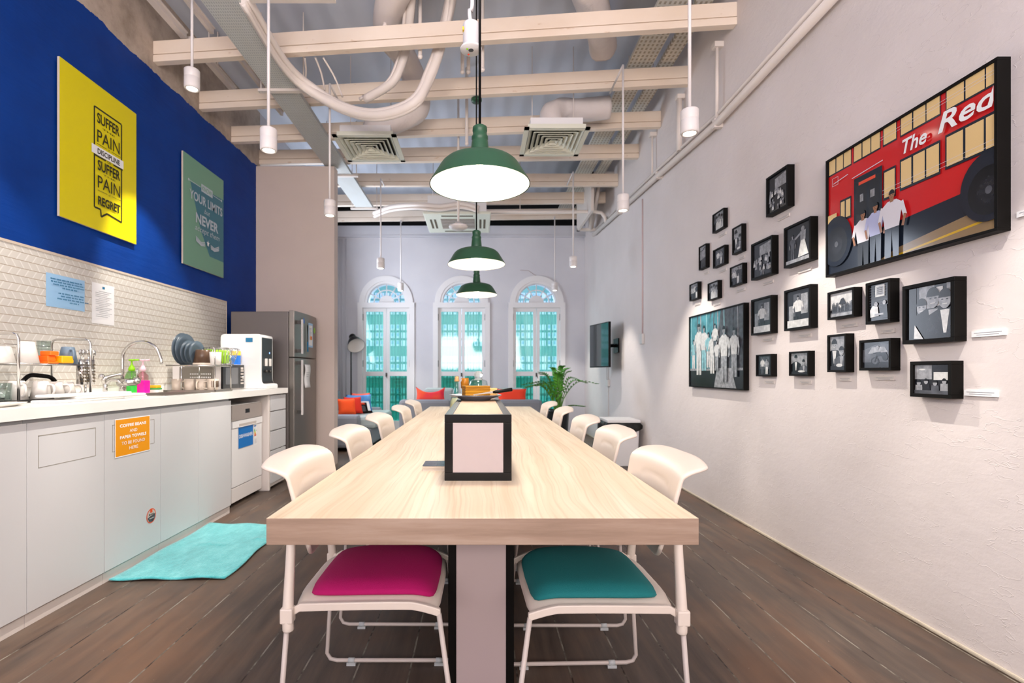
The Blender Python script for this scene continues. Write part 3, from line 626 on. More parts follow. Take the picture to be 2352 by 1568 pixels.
# ================================================================== PENDANTS
def pendant(lab, loc, z_top, cy=None, pw=1.):
    t = thing('pendant_lamp', lab, 'pendant lamp', loc, group='green pendant lamps over the table', local=True)
    b = MB()
    b.lathe([(.200, 0), (.197, .007), (.179, .036), (.161, .066), (.151, .080), (.138, .091), (.118, .1), (.09, .107), (.05, .112), (.036, .113), (.036, .114)], seg=48)
    b.f = [f for f in b.f if len(f) == 4]; b.mi = [0]*len(b.f); b.sm = [True]*len(b.f)
    k = MB(); k.lathe([(.1965, .001), (.176, .034), (.158, .064), (.148, .077), (.135, .087), (.115, .096), (.087, .102), (.03, .108)], seg=48)
    base = len(b.v); b.v += k.v
    for f in k.f:
        if len(f) == 4: b.f.append([i+base for i in f]); b.mi.append(1); b.sm.append(True)
    sh = b.build('lamp_shade', ['green', 'inner'], t)
    b = MB(); b.lathe([(.038, .110), (.0365, .13), (.0325, .172), (.0295, .177), (.0325, .182), (.0325, .193), (.028, .198), (.0275, .212), (.0295, .216), (.0285, .230), (.02, .236), (0, .237)], seg=28); b.build('neck', 'green', t)
    b = MB(); b.tube([(0, 0, .235), (0, (cy or 0), z_top-loc[2])], .005, 8); b.build('cord', 'blackm', t)
    b = MB(); b.ball((0, 0, .055), .035); b.cyl((0, 0, .08), (0, 0, .108), .018, seg=14); b.build('bulb', 'bulb', t)
    if cy is not None: b = MB(); b.lathe([(0, -.03), (.045, -.03), (.05, -.02), (.05, 0), (0, 0)], (0, cy, z_top-loc[2]), 24); b.build('ceiling_canopy', 'green', t)
    l = bpy.data.lights.new('pendant_light', 'SPOT'); l.energy = P_PEND*4*pw; l.color = (1, .90, .78); l.shadow_soft_size = .09; l.spot_size = R(165); l.spot_blend = .25
    lo = bpy.data.objects.new('pendant_light', l); C.objects.link(lo); lo.parent = t; lo.location = (0, 0, .012)
    return t
pendant('large green pendant lamp nearest the camera over the table', (.002, 2.0, 1.845), CEIL)
pendant('green pendant lamp in the middle of the row over the table', (-.02, 3.47, 1.845), CEIL)
pendant('smallest looking green pendant lamp, farthest along the table', (-.027, 4.82, 1.845), 3.655, -.13)
pendant('green pendant lamp directly above the camera, out of view', (.0, .55, 1.845), CEIL, pw=.22)
# ================================================================== SPOTLIGHTS
def spot(lab, x, y, z, ztop, arm=0, aim=(0, 0, -1), pw=1., ang=62):
    t = thing('ceiling_spotlight', lab, 'spotlight', (x, y, z), group='white cylinder spotlights on rods', local=True)
    q = Matrix()
    b = MB(); b.lathe([(0, .067), (.046, .067), (.05, .062), (.05, .014), (.0485, .012), (.0485, .008), (.05, .006), (.05, -.06), (.046, -.067), (.036, -.067), (.034, -.058), (0, -.058)], seg=30, T=q); b.build('lamp_head', 'whitem', t)
    b = MB(); b.cyl(q @ Vector((0, 0, -.0585)), q @ Vector((0, 0, -.062)), .033, seg=24); b.build('lens', 'lens', t)
    b = MB(); b.cyl((0, 0, .06), (0, 0, ztop-z), .0095, seg=10)
    if arm: b.tube([(0, 0, ztop-z-.002), (0, arm, ztop-z-.002)], .0095, 8)
    b.build('rod', 'whitem', t)
    l = bpy.data.lights.new('spot_light', 'SPOT'); l.energy = P_SPOT*pw; l.color = (1, .93, .84); l.shadow_soft_size = .014; l.spot_size = R(ang); l.spot_blend = .55
    lo = bpy.data.objects.new('spot_light', l); C.objects.link(lo); lo.parent = t; lo.location = (0, 0, -.07); lo.rotation_euler = Vector((0, 0, -1)).rotation_difference(Vector(aim).normalized()).to_euler()
    return t
spot('white spotlight on a rod at right, nearest and largest on that side', 1.20, 2.87, 2.53, CEIL, aim=(.42, -.1, -1))
spot('white spotlight on a rod at right of the big green pendant', 1.21, 4.235, 2.53, 3.69, .42, aim=(.35, .1, -1))
spot('white spotlight on a rod above the third arched window', 1.21, 6.48, 2.53, 3.69, .45, aim=(.25, 0, -1), pw=.8)
spot('white spotlight on a rod at the top right edge of the third arched window', 1.25, 8.34, 2.53, 3.69, .12, aim=(.15, .2, -1), pw=.6)
spot('white spotlight on a long rod at left, nearest and largest on that side', -1.295, 3.09, 2.53, 3.6, .25, aim=(-.38, 0, -1), pw=1.4)
spot('white spotlight on a rod in front of the beige partition edge', -1.30, 4.37, 2.53, 3.61, .3, aim=(-.38, 0, -1), pw=1.4)
spot('white spotlight on a rod above the first arched window', -1.29, 6.58, 2.53, 3.64, .26, aim=(-.1, .1, -1), pw=.7)
spot('white spotlight on a rod just right of the first arched window top', -1.31, 8.38, 2.53, 3.64, .1, aim=(0, .1, -1), pw=.6)
spot('white spotlight on a short rod close to the blue wall', -2.0, 3.5, 3.14, 3.88, aim=(-.40, .38, -1), pw=1.5, ang=48)
spot('white spotlight near the blue wall beside the camera, out of view', -2.0, 2.0, 3.14, CEIL, aim=(-.40, .38, -1), pw=1.3, ang=48)
spot('white spotlight at right above the camera, out of view', 1.2, 1.4, 2.53, CEIL, aim=(.42, 0, -1))
spot('white spotlight at left above the camera, out of view', -1.3, 1.6, 2.53, CEIL, aim=(-.38, 0, -1), pw=1.4)

# ================================================================== TABLE
TZ = .735; TX0, TX1, TY0, TY1 = -.535, .551, 1.262, 5.475
t = thing('dining_table', 'long pale wood communal table with thick edge in the middle of the room', 'table', (.008, 3.37, 0))
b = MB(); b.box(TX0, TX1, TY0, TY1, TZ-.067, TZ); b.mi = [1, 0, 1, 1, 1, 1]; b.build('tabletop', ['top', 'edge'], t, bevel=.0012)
for y0, y1 in ((1.71, 2.80), (4.0, 4.95)):
    b = MB(); b.box(-.0785, .0905, y0+.004, y1-.004, 0, TZ-.067); pd = b.build('pedestal', mat('pinkish white pedestal panel', '#b5a3a1', .5), t)  # panel colour lowered to hold part of the shade under the table
    b = MB()
    for xa, xb in ((-.106, -.0787), (.0907, .118)): b.box(xa, xb, y0, y1, .001, TZ-.068)
    b.build('pedestal_frame', 'black', t, bevel=.002)
# power box on the table
bf = mat('black satin frame', '#0b0908', .3); bf.node_tree.nodes['Principled BSDF'].inputs['Specular IOR Level'].default_value = .25
t = thing('table_box', 'black framed long box with white end panel standing on the table', 'box', (-.005, 2.2, TZ))
b = MB(); x0, x1, y0, y1, z0, z1 = -.1177, .109, 1.70, 2.80, TZ, TZ+.224; e = .0275
b.box(x0, x1, y0, y0+.03, z0, z0+e); b.box(x0, x1, y0, y0+.03, z1-e, z1); b.box(x0, x0+e, y0, y0+.03, z0+e, z1-e); b.box(x1-e, x1, y0, y0+.03, z0+e, z1-e)
b.box(x0, x0+e, y0+.03, y1, z0, z1); b.box(x1-e, x1, y0+.03, y1, z0, z1); b.box(x0+e, x1-e, y1-.03, y1, z0, z1); b.build('frame', mat('black satin frame', '#0b0908', .3), t, bevel=.0015)
b = MB(); b.box(x0+e+.0005, x1-e-.0005, y0+.002, y0+.01, z0+e+.0005, z1-e-.0005); b.build('end_panel', mat('white end panel', '#ada09e', .5), t)
b = MB(); b.box(x0+e, x1-e, y0+.03, y1-.03, z1-.02, z1-.001); b.build('wood_inlay', mat('birch ply inlay', '#b9987a', .6, var=.15, vscale=3, stretch=(6, .6, 1)), t)
# ================================================================== CHAIRS
def make_chair(fabric):
    t = thing('dining_chair', '', 'chair', (0, 0, 0), group='white plastic chairs along the table', local=True)
    xs = [-.225+.435*i/16 for i in range(17)]
    def prof(x):
        u = (x+.225)/.45; z = .436+.016*math.sin(u*math.pi*.9)-.045*max(0, u-.78)**1.3*8*.5; hw = .205+.022*math.sin(u*math.pi)
        return z, hw
    def rr(x, z0, z1, hw, rad, dome=0, n=7):
        pts = []
        for k in range(n+1):      # top, across
            y = -hw+2*hw*k/n; e_ = min(1, (hw-abs(y))/rad) if rad else 1
            pts.append(Vector((x, y, z0+(z1-z0)*math.sqrt(max(0, 1-(1-e_)**2))+dome*(1-(y/hw)**2))))
        pts += [Vector((x, hw*.98, z0-.008)), Vector((x, -hw*.98, z0-.008))]
        return pts
    b = MB(); b.smooth = True
    b.ringset([rr(x, prof(x)[0]-.022, prof(x)[0], prof(x)[1]+.008, .012) for x in xs]); b.build('seat_shell', 'plastic', t, subd=1)
    b = MB(); b.smooth = True; rings = []
    for i in range(19):
        u = i/18; x = -.19+.385*u; z, hw = prof(x); en = math.sqrt(max(.02, 1-(abs(2*u-1))**7))
        rings.append(rr(x, z+.002, z+.004+.022*en, (hw-.022)*(.86+.14*math.sqrt(max(0, 1-abs(2*u-1)**4))), .05, .010*en, 12))
    b.ringset(rings); b.build('seat_cushion', fabric, t, subd=1)
    b = MB(); b.smooth = True; nu, nv = 32, 30; rows = []
    for j in range(nv+1):
        v = j/nv; tt = max(0, (v-.76)/.24); row = []
        for i in range(nu+1):
            u = -1+2*i/nu
            hw = .190+.038*v**.9+.010*tt - .030*max(0, tt-.55)**2/.2
            z = (.535+.341*v) if v <= .76 else .794+.044*(1-(1-tt)**2)
            x = -.205-.062*v-.066*tt**1.3+.030*u*u*(1-.3*v)
            z += .055*u**4*(1-v)**3-.026*abs(u)**3.2*tt+.012*tt*tt*u*u
            d = abs(v-(.66-.06*u*u)); 
            if abs(u) < .56 and d < .024: x -= .006*(1-d/.024)
            row.append(Vector((x, u*hw, z)))
        rows.append(row)
    b.ringset(rows, loop=False, caps=False); b.build('backrest', 'plastic', t, solid=.013, subd=1)
    for s in (-1, 1):
        b = MB(); rg = []
        for i in range(17):
            x = -.222+.432*i/16; z, hw = prof(x); y = s*(hw+.004); z -= .010
            if i == 0: z = .412
            rg.append([Vector((x, y-.007, z-.016)), Vector((x, y+.007, z-.016)), Vector((x, y+.007, z+.007)), Vector((x, y-.007, z+.007))])
        b.ringset(rg); b.build('side_rail', 'plastic', t, bevel=.003)
    for s in (-1, 1):
        b = MB(); b.tube([(-.226, s*.222, .36), (-.228, s*.220, .42), (-.232, s*.190, .56), (-.236, s*.172, .68)], [.016, .0155, .0135, .010], 10, sub=3)
        b.box(-.246, -.210, s*.222-.016, s*.222+.016, .385, .428); b.build('back_post', 'plastic', t, bevel=.004)
        b = MB(); y = s*.232
        b.tube([(-.228, s*.222, .40), (-.250, y, .07), (-.252, y, .045), (-.240, y, .023), (-.215, y, .0165), (.225, y, .0165), (.248, y, .026), (.256, y, .05), (.252, y, .08), (.205, s*.212, .405)], .0075, 10)
        leg = b.build('leg', mat('chair leg paint', '#c2b6ae', .4), t)
        for gx in (-.16, .17):
            b = MB(); b.box(gx-.017, gx+.017, y-.010, y+.010, 0, .010); b.cyl((gx-.012, y, .0165), (gx+.012, y, .0165), .0095, seg=10)
            b.build('floor_glide', 'rub', leg)
    return t
ch0 = make_chair('magenta'); ch0.location = (-.322, 1.665, 0); ch0['label'] = 'white plastic chair with magenta seat, nearest the camera, left of the table'
LC = [(-.345, 2.40, 'second from the camera on the left of the table'), (-.36, 3.17, 'middle one of five on the left of the table'), (-.345, 3.96, 'fourth from the camera on the left of the table'), (-.355, 4.74, 'at the far left end of the table, before the grey sofa')]
for x, y, l in LC: clone(ch0, (x, y, 0), random.uniform(-.02, .02), 'white plastic chair, '+l)
ch1 = make_chair('teal'); ch1.location = (.342, 1.645, 0); ch1.rotation_euler = (0, 0, math.pi+.03); ch1['label'] = 'white plastic chair with teal seat, nearest the camera, right of the table'
RC = [(.375, 2.39, 'second from the camera on the right of the table'), (.37, 3.03, 'middle one of five on the right of the table'), (.365, 3.80, 'fourth from the camera on the right of the table'), (.355, 4.50, 'at the far right end of the table, by the plant')]
for x, y, l in RC: clone(ch1, (x, y, 0), math.pi+random.uniform(-.03, .02), 'white plastic chair, '+l)

# ================================================================== ON THE TABLE
BZ = TZ+.224
t = thing('plate', 'grey stoneware plate holding the layer cake on the black framed box', 'plate', (-.02, 2.62, BZ))
b = MB(); b.lathe([(0, 0), (.075, 0), (.08, .006), (.132, .022), (.138, .026), (.134, .028), (.08, .012), (0, .010)], (-.02, 2.62, BZ), 48); b.build('dish', 'plate', t)
T = Matrix.Translation((-.018, 2.62, BZ+.0125)) @ Matrix.Rotation(R(14), 4, 'Z')
b = MB(); 
for k in range(9):
    o_ = .0015*(k % 2); b.box(-.066+o_, .066-o_, -.045+o_, .045-o_, k*.0068, (k+1)*.0068, T)
tag(b.build('layer_cake', 'cake', org=(-.018, 2.62, BZ+.0125), bevel=.002), 'rectangular golden layer cake on the grey plate', 'cake')
b = MB(); b.box(.045, .095, 2.665, 2.70, BZ+.024, BZ+.060); b.box(.05, .10, 2.66, 2.70, BZ+.0125, BZ+.024)
tag(b.build('cake_slice', 'cakel', org=(.07, 2.68, BZ+.02), bevel=.003), 'pale slice of cake behind the golden cake at its right', 'cake slice')
t = thing('cake_knife', 'cake knife with a black handle lying across the plate rim', 'knife', (.08, 2.52, BZ+.04))
a = Vector((-.03, 2.505, BZ+.03)); d = Vector((.195, .02, .028)); m_ = a+d*.5
b = MB(); b.prism([a, a+Vector((0, 0, .003)), m_+Vector((0, 0, .006)), m_-Vector((0, 0, .004))], (0, .012, 0)); b.build('blade', 'steel', t)
b = MB(); b.tube([m_, m_+d*.06, a+d*.98, a+d], [.005, .0085, .0095, .008], 10); b.build('handle', 'blackm', t)
t = thing('glass_bottle', 'conical clear glass bottle with stopper at the far end of the table', 'bottle', (-.235, 5.25, TZ))
b = MB(); b.lathe([(0, 0), (.075, 0), (.08, .01), (.07, .07), (.028, .20), (.022, .23), (.022, .275), (.026, .28)], (-.235, 5.25, TZ), 28); b.build('body', 'gclear', t)
b = MB(); b.lathe([(0, .002), (.072, .002), (.066, .06), (.05, .10), (0, .10)], (-.235, 5.25, TZ), 24); b.build('contents', mat('pale grains', '#cfc9a2', .9), t)
b = MB(); b.lathe([(0, .275), (.027, .275), (.028, .29), (.02, .30), (.024, .325), (0, .33)], (-.235, 5.25, TZ), 20); b.build('stopper', 'cork', t)
t = thing('jam_jar', 'glass jar of amber contents behind the conical bottle', 'jar', (-.155, 5.38, TZ))
b = MB(); b.lathe([(0, 0), (.04, 0), (.042, .2), (.036, .25), (.036, .27)], (-.155, 5.38, TZ), 20); b.build('body', 'gclear', t)
b = MB(); b.lathe([(0, .2), (.043, .2), (.045, .27), (.04, .31), (0, .31)], (-.155, 5.38, TZ), 20); b.build('lid', 'amber', t)
t = thing('glass_dispenser', 'wide clear glass jar with faceted glass knob on the far table end', 'jar', (-.01, 5.2, TZ))
b = MB(); b.lathe([(0, 0), (.085, 0), (.092, .02), (.098, .23), (.09, .28), (.06, .295)], (-.01, 5.2, TZ), 32); b.build('body', 'gclear', t)
b = MB(); b.lathe([(0, .29), (.055, .29), (.035, .31), (.045, .33), (.048, .355), (.03, .38), (0, .385)], (-.01, 5.2, TZ), 9, smooth=False); b.build('lid', mat('faceted glass', '#e8ecec', .08, trans=.7), t)
t = thing('card_stack', 'small stack of dark leaflets on the table left of the box', 'leaflets', (-.175, 1.93, TZ))
b = MB()
for k in range(4): b.box(-.212+.0015*(k % 2), -.122, 1.868+.002*(k % 3), 1.985, TZ+k*.0045, TZ+k*.0045+.0042)
b.build('cards', 'cer', t)
a = Art(.09, .115); a.rect(0, 0, .09, .115, 'g1'); blur_words(a, .03, .07, .03, .004, 'g3', 2); blur_words(a, .03, .058, .02, .004, 'g3', 5); blur_words(a, .068, .07, .028, .004, 'g3', 3); a.line((.05, .02), (.05, .1), .0008, 'g2')
a.build('top_card', (-.212, 1.868, TZ+.0182), (1,0,0), (0,1,0), (0,0,1), t)

# ================================================================== KITCHEN
CFX = -1.95; KZ = .95
t = thing('countertop', 'long white kitchen worktop along the blue wall', 'countertop', (-2.3, 2.5, .9))
b = MB(); SX0, SX1, SY0, SY1 = -2.40, -2.06, 3.30, 3.82
for q in ((LW+.001, CFX+.02, -.6, SY0), (LW+.001, CFX+.02, SY1, 5.07), (LW+.001, SX0, SY0, SY1), (SX1, CFX+.02, SY0, SY1)): b.box(q[0], q[1], q[2], q[3], .90, KZ)
b.build('slab', 'counter', t)
b = MB(); b.box(LW+.001, LW+.02, -.6, 5.07, KZ, 1.0); b.build('upstand', 'counter', t)
t = thing('sink', 'stainless steel sink set in the white worktop below the gooseneck tap', 'sink', (-2.23, 3.56, KZ))
b = MB()
b.box(SX0-.012, SX1+.012, SY0-.012, SY0+.004, KZ, KZ+.004); b.box(SX0-.012, SX1+.012, SY1-.004, SY1+.012, KZ, KZ+.004); b.box(SX0-.012, SX0+.004, SY0, SY1, KZ, KZ+.004); b.box(SX1-.004, SX1+.012, SY0, SY1, KZ, KZ+.004)
b.build('rim', 'steel', t)
b = MB(); b.box(SX0+.004, SX1-.004, SY0+.004, SY1-.004, .903, .907)
for q in ((SX0+.001, SX0+.005, SY0+.001, SY1-.001), (SX1-.005, SX1-.001, SY0+.001, SY1-.001), (SX0+.001, SX1-.001, SY0+.001, SY0+.005), (SX0+.001, SX1-.001, SY1-.005, SY1-.001)): b.box(*q, .903, KZ)
b.build('basin', 'steel', t)
def cabinet(y0, y1, lab, panel=False):
    t = thing('base_cabinet', lab, 'cabinet', ((LW+CFX)/2, (y0+y1)/2, 0), group='white base cabinets under the worktop')
    b = MB(); b.box(LW+.005, CFX-.02, y0+.001, y1-.001, .06, .898); b.build('body', 'cab', t)
    b = MB(); b.box(LW+.005, CFX-.012, y0+.001, y1-.001, 0, .058); b.build('kickboard', 'kick', t)
    b = MB(); b.box(CFX-.018, CFX, y0+.0015, y1-.0015, .062, .882); d = b.build('door', 'cab', t, bevel=.0015)
    d['_o'] = t['_o']
    if panel:
        b = MB(); p0, p1 = y0+.055, y1-.06; z0, z1 = .678, .823
        for q in ((p0, p1, z1-.004, z1), (p0, p1, z0, z0+.003), (p0, p0+.003, z0, z1), (p1-.003, p1, z0, z1)): b.box(CFX-.002, CFX+.0006, *q)
        b.build('flap_outline', mat('shadow gap', '#8f8a80', .6), d)
    return t
ys = [1.26, 1.71, 2.168, 2.616, 3.077, 3.492, 3.951]
for i, l in enumerate(('white base cabinet at the left end, mostly out of view', 'white base cabinet left of the one with a bare outlined flap', 'white base cabinet with a bare outlined flap in its door', 'white base cabinet carrying the orange coffee beans sign', 'narrower plain white base cabinet right of the orange sign', 'plain white base cabinet next to the dishwasher')):
    cabinet(ys[i], ys[i+1], l, panel=i in (2, 3))
# dishwasher
t = thing('dishwasher', 'white free standing dishwasher under the worktop with a blue sign', 'dishwasher', (-2.3, 4.36, 0))
DX = -2.01
b = MB(); b.box(LW+.01, DX-.02, 4.085, 4.65, .05, .835); b.build('body', 'white', t, bevel=.003)
b = MB(); b.box(DX-.02, DX, 4.087, 4.648, .705, .83); b.build('control_panel', 'ctrl', t, bevel=.003)
b = MB(); b.box(DX, DX+.001, 4.32, 4.40, .755, .79); b.build('display', 'dglass', t)
b = MB(); b.box(DX-.02, DX+.004, 4.087, 4.648, .645, .70); b.m(1).box(DX+.004, DX+.006, 4.20, 4.52, .652, .672); b.m(0).box(DX+.004, DX+.010, 4.19, 4.53, .645, .651); b.build('handle', ['white', 'ctrl'], t)
b = MB(); b.box(DX-.02, DX, 4.087, 4.648, .16, .64); dd = b.build('door', 'white', t, bevel=.003)
b = MB(); b.box(DX-.025, DX-.002, 4.087, 4.648, .035, .155); b.build('plinth', 'whitem', t, bevel=.003)
b = MB()
for yy in (4.14, 4.6): b.cyl((DX-.06, yy, 0), (DX-.06, yy, .05), .015, seg=10)
b.build('feet', 'black', t)
a = Art(.06, .19); a.rect(0, 0, .06, .19, 'pwhite'); a.rect(.008, .165, .05, .175, 'sblue'); a.rect(.01, .15, .04, .153, 'greyink')
for k, c in enumerate(('dgreen', 'lime', 'ybox', 'orange', 'rpack')): a.rect(.008, .130-.012*k, .028+.005*k, .140-.012*k, c)
a.rect(.046, .125, .053, .133, 'ink')
for k in range(5): a.rect(.008, .055-.009*k, .05, .057-.009*k, 'greyink')
tag(a.build('energy_label', (DX+.001, 4.475, .455), (0,1,0), (0,0,1), (1,0,0), org=(DX+.001, 4.5, .5)), 'white energy rating label on the dishwasher door', 'label')
# end panel + drawers
b = MB(); b.box(LW+.005, CFX, 4.66, 4.70, 0, .898); tag(b.build('side_panel', 'kick', org=(-2.3, 4.68, 0), bevel=.012), 'white upright panel between dishwasher and drawers', 'panel')
t = thing('drawer_unit', 'white drawer unit at the end of the worktop beside the fridge', 'drawer unit', (-2.3, 4.88, 0))
b = MB(); b.box(LW+.005, CFX-.03, 4.702, 5.065, .03, .898); b.box(CFX-.03, CFX-.012, 4.702, 5.065, .03, .06); b.build('body', 'kick', t)
for k, (z0, z1) in enumerate(((.742, .885), (.558, .732), (.375, .548), (.062, .365))): b = MB(); b.box(CFX-.02, CFX, 4.704, 5.063, z0, z1); b.build('drawer', 'cab', t, bevel=.002)
# signs
def paper(w_, h_, O, base, edge='pwhite', m_=.008): a = Art(w_, h_); a.rect(0, 0, w_, h_, edge); a.rect(m_, m_, w_-m_, h_-m_, base); return a
a = paper(.288, .208, 0, 'orange', m_=.005)
for s_, y, b_, ww in (('COFFEE BEANS', .168, .03, .215), ('AND', .136, 0, .062), ('PAPER TOWELS', .105, .03, .215), ('TO BE FOUND', .072, 0, .19), ('HERE', .040, 0, .072)): a.text(s_, .144, y, 'pwhite', h=.0175, w=ww, bold=b_)
tag(a.build('sign', (CFX+.002, 2.687, .643), (0,1,0), (0,0,1), (1,0,0), org=(CFX+.002, 2.83, .74)), 'orange paper sign reading COFFEE BEANS AND PAPER TOWELS TO BE FOUND HERE', 'sign')
a = paper(.272, .197, 0, 'sblue', m_=.001); a.text('DISHWASHER', .136, .10, 'pwhite', h=.030, w=.25, bold=.015)
tag(a.build('sign', (DX+.002, 4.19, .466), (0,1,0), (0,0,1), (1,0,0), org=(DX+.002, 4.3, .56)), 'blue paper sign reading DISHWASHER on the dishwasher door', 'sign')
a = Art(.086, .086); a.ell(.043, .043, .043, .043, 'ring', 32); a.ell(.043, .043, .037, .037, 'ctrl', 32); a.poly([(.008, .035), (.078, .050), (.075, .022), (.058, .008), (.043, .006), (.025, .010)], 'g2'); a.rect(.032, .062, .052, .080, 'ring')
blur_words(a, .043, .052, .045, .007, 'g1', 1); blur_words(a, .043, .030, .04, .007, 'g4', 2); a.line((.015, .04), (.07, .052), .0015, 'g1')
tag(a.build('round_sticker', (CFX+.001, 2.944, .209), (0,1,0), (0,0,1), (1,0,0), org=(CFX+.001, 2.987, .25)), 'small round grey sticker with orange ring low on the cabinet door', 'sticker')
TXX = LW+.024
a = paper(.30, .205, 0, 'lblue', edge='lblue')
for k, (ww, y) in enumerate(((.235, .175), (.25, .157), (.235, .139), (.12, .121), (.19, .086), (.17, .068), (.235, .050), (.07, .032))): blur_words(a, .15, y, ww, .009, 'dblue', k)
tag(a.build('notice', (TXX, 3.058, 1.508), (0,1,0), (0,0,1), (1,0,0), org=(TXX, 3.2, 1.6)), 'light blue laminated notice taped to the tiles', 'notice')
a = paper(.21, .28, 0, 'pwhite'); a.rect(.095, .245, .118, .262, 'dblue')
for k in range(15): a.rect(.03 if k % 4 else .06, .225-.0125*k, .18-.02*(k % 3), .2275-.0125*k, 'greyink')
tag(a.build('notice', (TXX, 3.42, 1.44), (0,1,0), (0,0,1), (1,0,0), org=(TXX, 3.5, 1.6)), 'white printed sheet taped to the tiles right of the blue notice', 'notice')
# posters on the blue wall
def poster(name, lab, y0, z0, w_, h_, art):
    t = thing(name, lab, 'poster', (LW+.02, y0+w_/2, z0+h_/2)); b = MB(); b.box(LW+.012, LW+.026, y0, y0+w_, z0, z0+h_); b.build('board', 'cer', t)
    b = MB(); b.box(LW, LW+.012, y0+.15, y0+w_-.15, z0+.15, z0+h_-.15); b.build('wall_mount', 'pwhite', t)
    art.build('print', (LW+.0265, y0, z0), (0,1,0), (0,0,1), (1,0,0), t)
a = Art(.706, 1.0); a.rect(0, 0, .706, 1, 'yellow'); fx0, fx1, fz0, fz1 = .285, .545, .15, .84
for p, q in (((fx0, fz0), (fx0, fz1)), ((fx0, fz1), (fx1, fz1)), ((fx1, fz1), (fx1, fz0-.03)), ((fx0, fz0), (.34, fz0)), ((.34, fz0), (.345, fz0-.05)), ((.345, fz0-.05), (.40, fz0-.012)), ((.40, fz0-.012), (fx1, fz0-.03))): a.line(p, q, .012, 'ink')
cxp = .415
a.text('SUFFER', cxp, .775, 'ink', h=.072, w=.215, bold=.02); a.text('THE', cxp, .718, 'ink', h=.010, w=.12); a.text('PAIN', cxp, .65, 'ink', h=.085, w=.215)
a.rect(.305, .592, .395, .595, 'ink'); a.rect(.44, .592, .53, .595, 'ink'); a.text('of', cxp, .592, 'ink', h=.014)
a.rect(.255, .515, .56, .575, 'pwhite'); a.text('DISCIPLINE', cxp, .545, 'ink', h=.038, w=.215, bold=.03); a.rect(.285, .502, .385, .512, 'ink'); a.rect(.455, .502, .55, .512, 'ink'); a.text('OR', cxp, .503, 'ink', h=.018)
a.text('SUFFER', cxp, .45, 'ink', h=.072, w=.215, bold=.02); a.text('THE', cxp, .398, 'ink', h=.010, w=.12); a.text('PAIN', cxp, .335, 'ink', h=.085, w=.215)
a.rect(.305, .272, .395, .275, 'ink'); a.rect(.44, .272, .53, .275, 'ink'); a.text('of', cxp, .273, 'ink', h=.014); a.text('REGRET', cxp, .205, 'ink', h=.062, w=.215, bold=.03)
poster('poster', 'yellow board poster reading SUFFER PAIN DISCIPLINE REGRET on the blue wall', 3.154, 2.085, .706, 1.0, a)
a = Art(.706, 1.0); a.rect(0, 0, .706, 1, 'pgreen'); a.poly([(.11, .77), (.706, .80), (.706, .16), (.44, .16), (.3, .35), (.26, .42)], 'pteal')
a.rect(.08, .775, .28, .781, 'plett'); a.rect(.50, .775, .66, .781, 'plett'); a.ell(.085, .778, .012, .012, 'plett'); a.ell(.66, .778, .012, .012, 'plett'); a.rect(.29, .745, .49, .815, 'plett'); a.text('KNOW', .39, .78, 'pgreen', h=.045, w=.17, bold=.02)
a.text('YOUR LIMITS', .385, .66, 'plett', h=.085, w=.58, bold=.02); a.text('but', .39, .57, 'plett', h=.045, w=.10, shear=.3); a.text('NEVER', .395, .47, 'plett', h=.095, w=.40, bold=.03); a.text('accept them', .40, .37, 'plett', h=.07, w=.44, shear=.3)
for s_ in (-1, 1):
    for k in range(3): a.poly([(.40+s_*.05, .275-k*.015), (.40+s_*.12, .262-k*.012), (.40+s_*.21, .30+.004*k-k*.02), (.40+s_*.20, .285-k*.018), (.40+s_*.12, .252-k*.014), (.40+s_*.05, .265-k*.015)], 'plett')
a.poly([(.40+(.028 if k % 2 == 0 else .012)*math.sin(math.pi*k/5), .275+(.034 if k % 2 == 0 else .014)*math.cos(math.pi*k/5)) for k in range(10)], 'pwhite')
poster('poster', 'sage green board poster reading KNOW YOUR LIMITS but NEVER accept them', 4.47, 2.075, .706, 1.0, a)
# fridge
t = thing('fridge', 'tall grey steel two door fridge between worktop and partition', 'fridge', (-2.25, 5.55, 0)); FX = -1.895
b = MB(); b.box(-2.57, FX-.08, 5.2, 5.9, .03, 1.735); b.build('body', 'steeld', t, bevel=.006)
for nm, z0, z1, hz0, hz1 in (('freezer_door', 1.265, 1.745, 1.30, 1.66), ('fridge_door', .05, 1.255, .66, 1.235)):
    b = MB(); n = 10; pts = [(FX-.075, 5.2), (FX-.075, 5.9)] + [(FX-.02+.02*math.sin(math.pi*k/n), 5.9-.7*k/n) for k in range(n+1)]
    b.smooth = False; b.prism([(x, y, z0) for x, y in pts], (0, 0, z1-z0)); dr = b.build(nm, 'steel', t, bevel=.004)
    b = MB(); b.box(FX+.030, FX+.043, 5.265, 5.295, hz0, hz1); b.m(1)
    for hz in (hz0+.03, hz1-.03): b.box(FX-.02, FX+.032, 5.268, 5.292, hz-.018, hz+.018)
    b.build('handle', ['whitem', 'dsteel'], dr, org=None if 0 else t['_o'])
    bpy.data.objects[dr.children[0].name].location = (0, 0, 0)
b = MB(); b.box(-2.5, FX-.1, 5.25, 5.85, 0, .03); b.build('plinth', 'black', t)
FP = FX+.004
a = Art(.15, .27); a.rect(0, 0, .15, .27, 'lblue'); a.rect(.015, .02, .135, .245, 'pwhite')
for k in range(6): a.rect(.03, .21-.015*k, .11-.01*(k % 3), .213-.015*k, 'dblue')
a.rect(.05, .085, .12, .125, 'orange'); a.rect(.09, .10, .11, .115, 'pink')
tag(a.build('fridge_note', (FP, 5.56, 1.385), (0,1,0), (0,0,1), (1,0,0), org=(FP, 5.6, 1.5)), 'blue bordered printed note on the freezer door', 'note')
